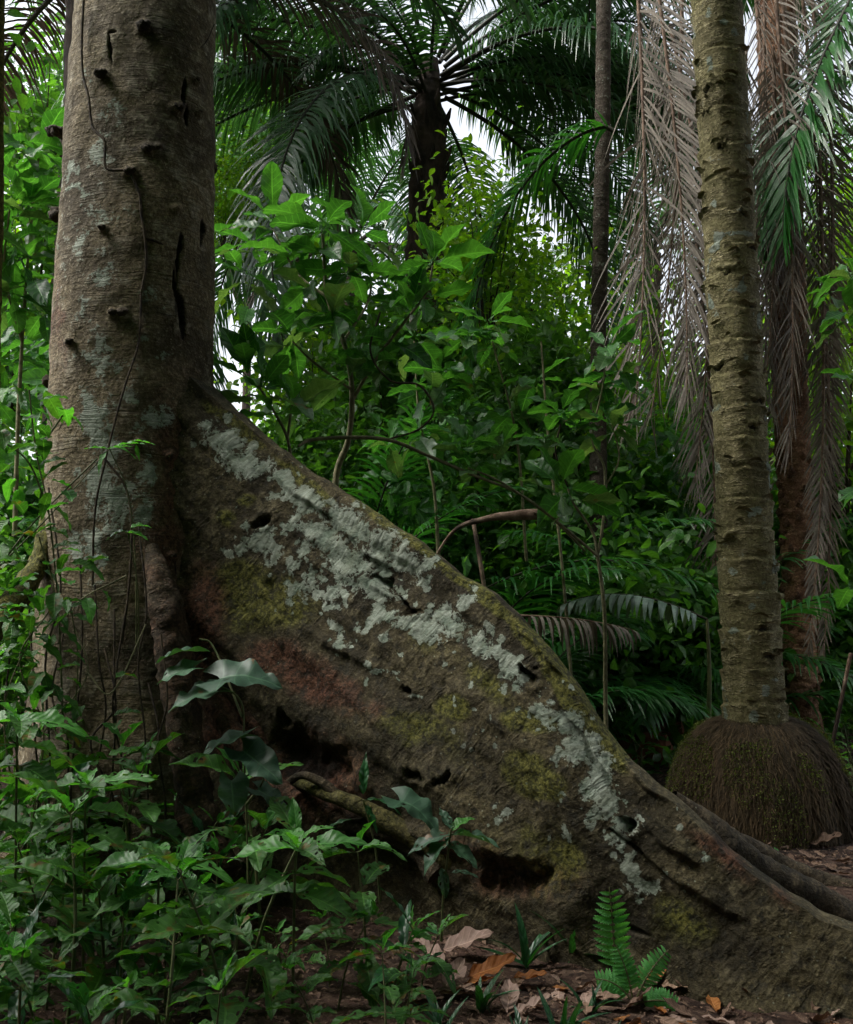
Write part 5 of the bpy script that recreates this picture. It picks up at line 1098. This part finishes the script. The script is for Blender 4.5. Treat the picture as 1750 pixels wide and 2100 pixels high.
# low leafy seedlings around the log and the root mound
lowp = [herb('ground_seedling', 'small', T_whole, .16, 4, .11, 301+i, el=20, top=False) for i in range(4)]
pts = []
r = random.Random(9)
for _ in range(4000):
    if len(pts) >= 120: break
    Yd = r.uniform(6.0, 11.5); px = r.uniform(1150, 1760)
    x = (px-875)/FPX*Yd
    if (x-mc[0])**2+(Yd-mc[1])**2 < .7**2 or (Yd < 6.3 and px > 1330) or (Yd < 7.2 and 1560 < px < 1690): continue
    if any((x-a)**2+(Yd-b)**2 < .16**2 for a, b, _ in pts): continue
    pts.append((x, Yd, px))
for k_ in range(4):
    L = pts[k_::4]
    for o, (x, y, px) in zip(copies(lowp[k_], len(L)), L):
        o.location = (x, y, float(gz(x, y))); s_ = r.uniform(.8, 1.9); o.scale = (s_,)*3; o.rotation_euler = (0, 0, r.uniform(0, 6.28))
        side = 'between the buttress crest and the root mound' if px < 1480 else 'right of and behind the root mound'
        tag(o, f'low dark green seedling on the forest floor {side}', 'seedling', f'low seedlings {side}')

# ------------------------------------------------------------------ fallen leaves, litter, sticks
def dead_leaf(px, py, L, az, mat, label, group=None, T=T_dead, up=0.10, seed=None):
    if 860 < px < 1100 and py < 2000: py += 48
    L = L*1.05
    Yd = 4.0
    for _ in range(12):
        p = P(px, py, Yd); Yd = Yd*(CH-float(gz(p[0], Yd)))/(CH-p[2]) if p[2] < CH-.05 else Yd
    p = P(px, py, Yd); p[2] = float(gz(p[0], p[1]))+up*L+.006
    mb = MB(); addleaves(mb, T, -dirv(R(az), 0)*L/2, dirv(R(az), R(random.uniform(-5, 15)))[None], [[random.uniform(-.3, .3), -.2+random.uniform(-.3, .3), 1]], L, 0, seed=seed or int(px+py))
    o = mb.build('fallen_leaf', M[mat]); o.location = p
    return tag(o, label, 'leaf', group)
for a in [(880, 1925, .15, -50, 'litterpink', 'fallen pinkish brown leaf leaning left of the biggest one'), (962, 1918, .20, 100, 'litterpink', 'biggest fallen leaf, broad and pinkish brown, under the buttress'), (1010, 1968, .17, 85, 'litterorange', 'long orange brown fallen leaf below the biggest one'),
          (930, 1975, .13, 30, 'litterpink', 'folded pale fallen leaf left of the orange brown one'), (1085, 1975, .12, 110, 'litterorange', 'small yellowish fallen leaf by the grass tuft'), (1345, 2020, .14, 70, 'litterorange', 'bright orange torn fallen leaf right of the lower fern'),
          (1385, 2035, .10, 120, 'litter', 'brown fallen leaf touching the bright orange one'), (1045, 2070, .14, 10, 'litterpink', 'pink brown leaf cut by the bottom edge'), (1095, 2090, .12, 90, 'litterpink', 'flat brown leaf at the bottom edge centre'), (1320, 2045, .11, 80, 'litter', 'dark curled leaf below the lower fern'),
          (1690, 1740, .15, 95, 'litter', 'large brown leaf on the path below the root mound'), (1640, 1700, .14, 60, 'litter', 'brown leaf on the path beside the root mound'), (1490, 2050, .1, 20, 'litterorange', 'orange brown leaf at the bottom right'), (270, 1672, .08, 60, 'litterorange', 'small orange leaf caught in the undergrowth')]: dead_leaf(*a)
protoL = []
for i, m in enumerate(['litter', 'litterpink', 'litter', 'litter', 'litterorange', 'litter']):
    mb = MB(); addleaves(mb, T_dead, [[0, -.5, 0]], [[0, 1, 0.05]], [[.1*i-.3, .1, 1]], 1.0, 0, seed=i); protoL.append(mb.build('fallen_leaf', M[m]))
r = random.Random(4); cnt = 0; first = set()
while cnt < 285:
    if r.random() < .6: px, Yd = r.uniform(780, 1800), r.uniform(3.0, 3.75)
    else: px, Yd = r.uniform(1480, 1800), r.uniform(4.9, 6.9)
    x = (px-875)/FPX*Yd
    if (x-mc[0])**2+(Yd-mc[1])**2 < .62**2: continue
    k_ = r.randrange(6)
    if k_ == 4 and r.random() < .5: continue
    o = protoL[k_]
    if k_ in first: o = o.copy(); C.objects.link(o)
    first.add(k_); L = r.uniform(.035, .125)
    o.location = (x, Yd, float(gz(x, Yd))+.012); o.scale = (L, L, L*.7); o.rotation_euler = (r.uniform(-.3, .3)+(3.14 if r.random() < .4 else 0), r.uniform(-.3, .3), r.uniform(0, 6.28))
    nearp = Yd < 4.5
    tag(o, 'small dry brown leaf lying on the soil in front of the buttress' if nearp else 'small dry brown leaf lying on the path beside the root mound', 'leaf', 'small fallen leaves in front' if nearp else 'small fallen leaves on the path'); cnt += 1
# crumbs of litter nobody could count
mb = MB(); r = np.random.default_rng(8); n = 9000
xx = np.concatenate([r.uniform(-2, 2.3, n), r.uniform(.8, 4, n)]); yy = np.concatenate([r.uniform(2.6, 4.6, n), r.uniform(4.3, 8.5, n)])
pp = np.stack([xx, yy, gz(xx, yy)+.006], -1); n = len(pp)
addleaves(mb, T_tiny, pp, norm(r.normal(0, 1, (n, 3))*[1, 1, .25]), norm(r.normal(0, .35, (n, 3))+[0, 0, 1.]), r.uniform(.008, .035, n), 0, r.uniform(.4, 1.2, n))
tag(mb.build('leaf_litter', M['litter']), 'brown crumbs of leaf litter over the soil', 'litter', kind='stuff')
def stick(px0, py0, px1, py1, Y0, Y1, rad, label, mat='wood'):
    a = P(px0, py0, Y0); b_ = P(px1, py1, Y1); m_ = (a+b_)/2+rng.normal(0, .01, 3)
    q = np.array([a, m_, b_]); 
    for v in q: v[2] = float(gz(v[0], v[1]))+rad+.008
    mb = MB(); tube(mb, q, [rad, rad*.9, rad*.6], 6, 14, .2, 20); tag(mb.build('stick', M[mat]), label, 'stick')
stick(1340, 1990, 1560, 2060, 3.45, 3.3, .004, 'long thin stick lying right of the lower fern')
stick(1180, 2060, 1290, 2100, 3.4, 3.15, .003, 'thin stick near the bottom edge centre')
stick(1600, 1705, 1760, 1680, 5.6, 5.9, .006, 'pale stick lying on the path below the mound')
stick(1560, 1740, 1700, 1760, 5.1, 5.3, .005, 'thin stick across the path')
stick(900, 2050, 1010, 2090, 3.4, 3.2, .003, 'short stick by the undergrowth edge')
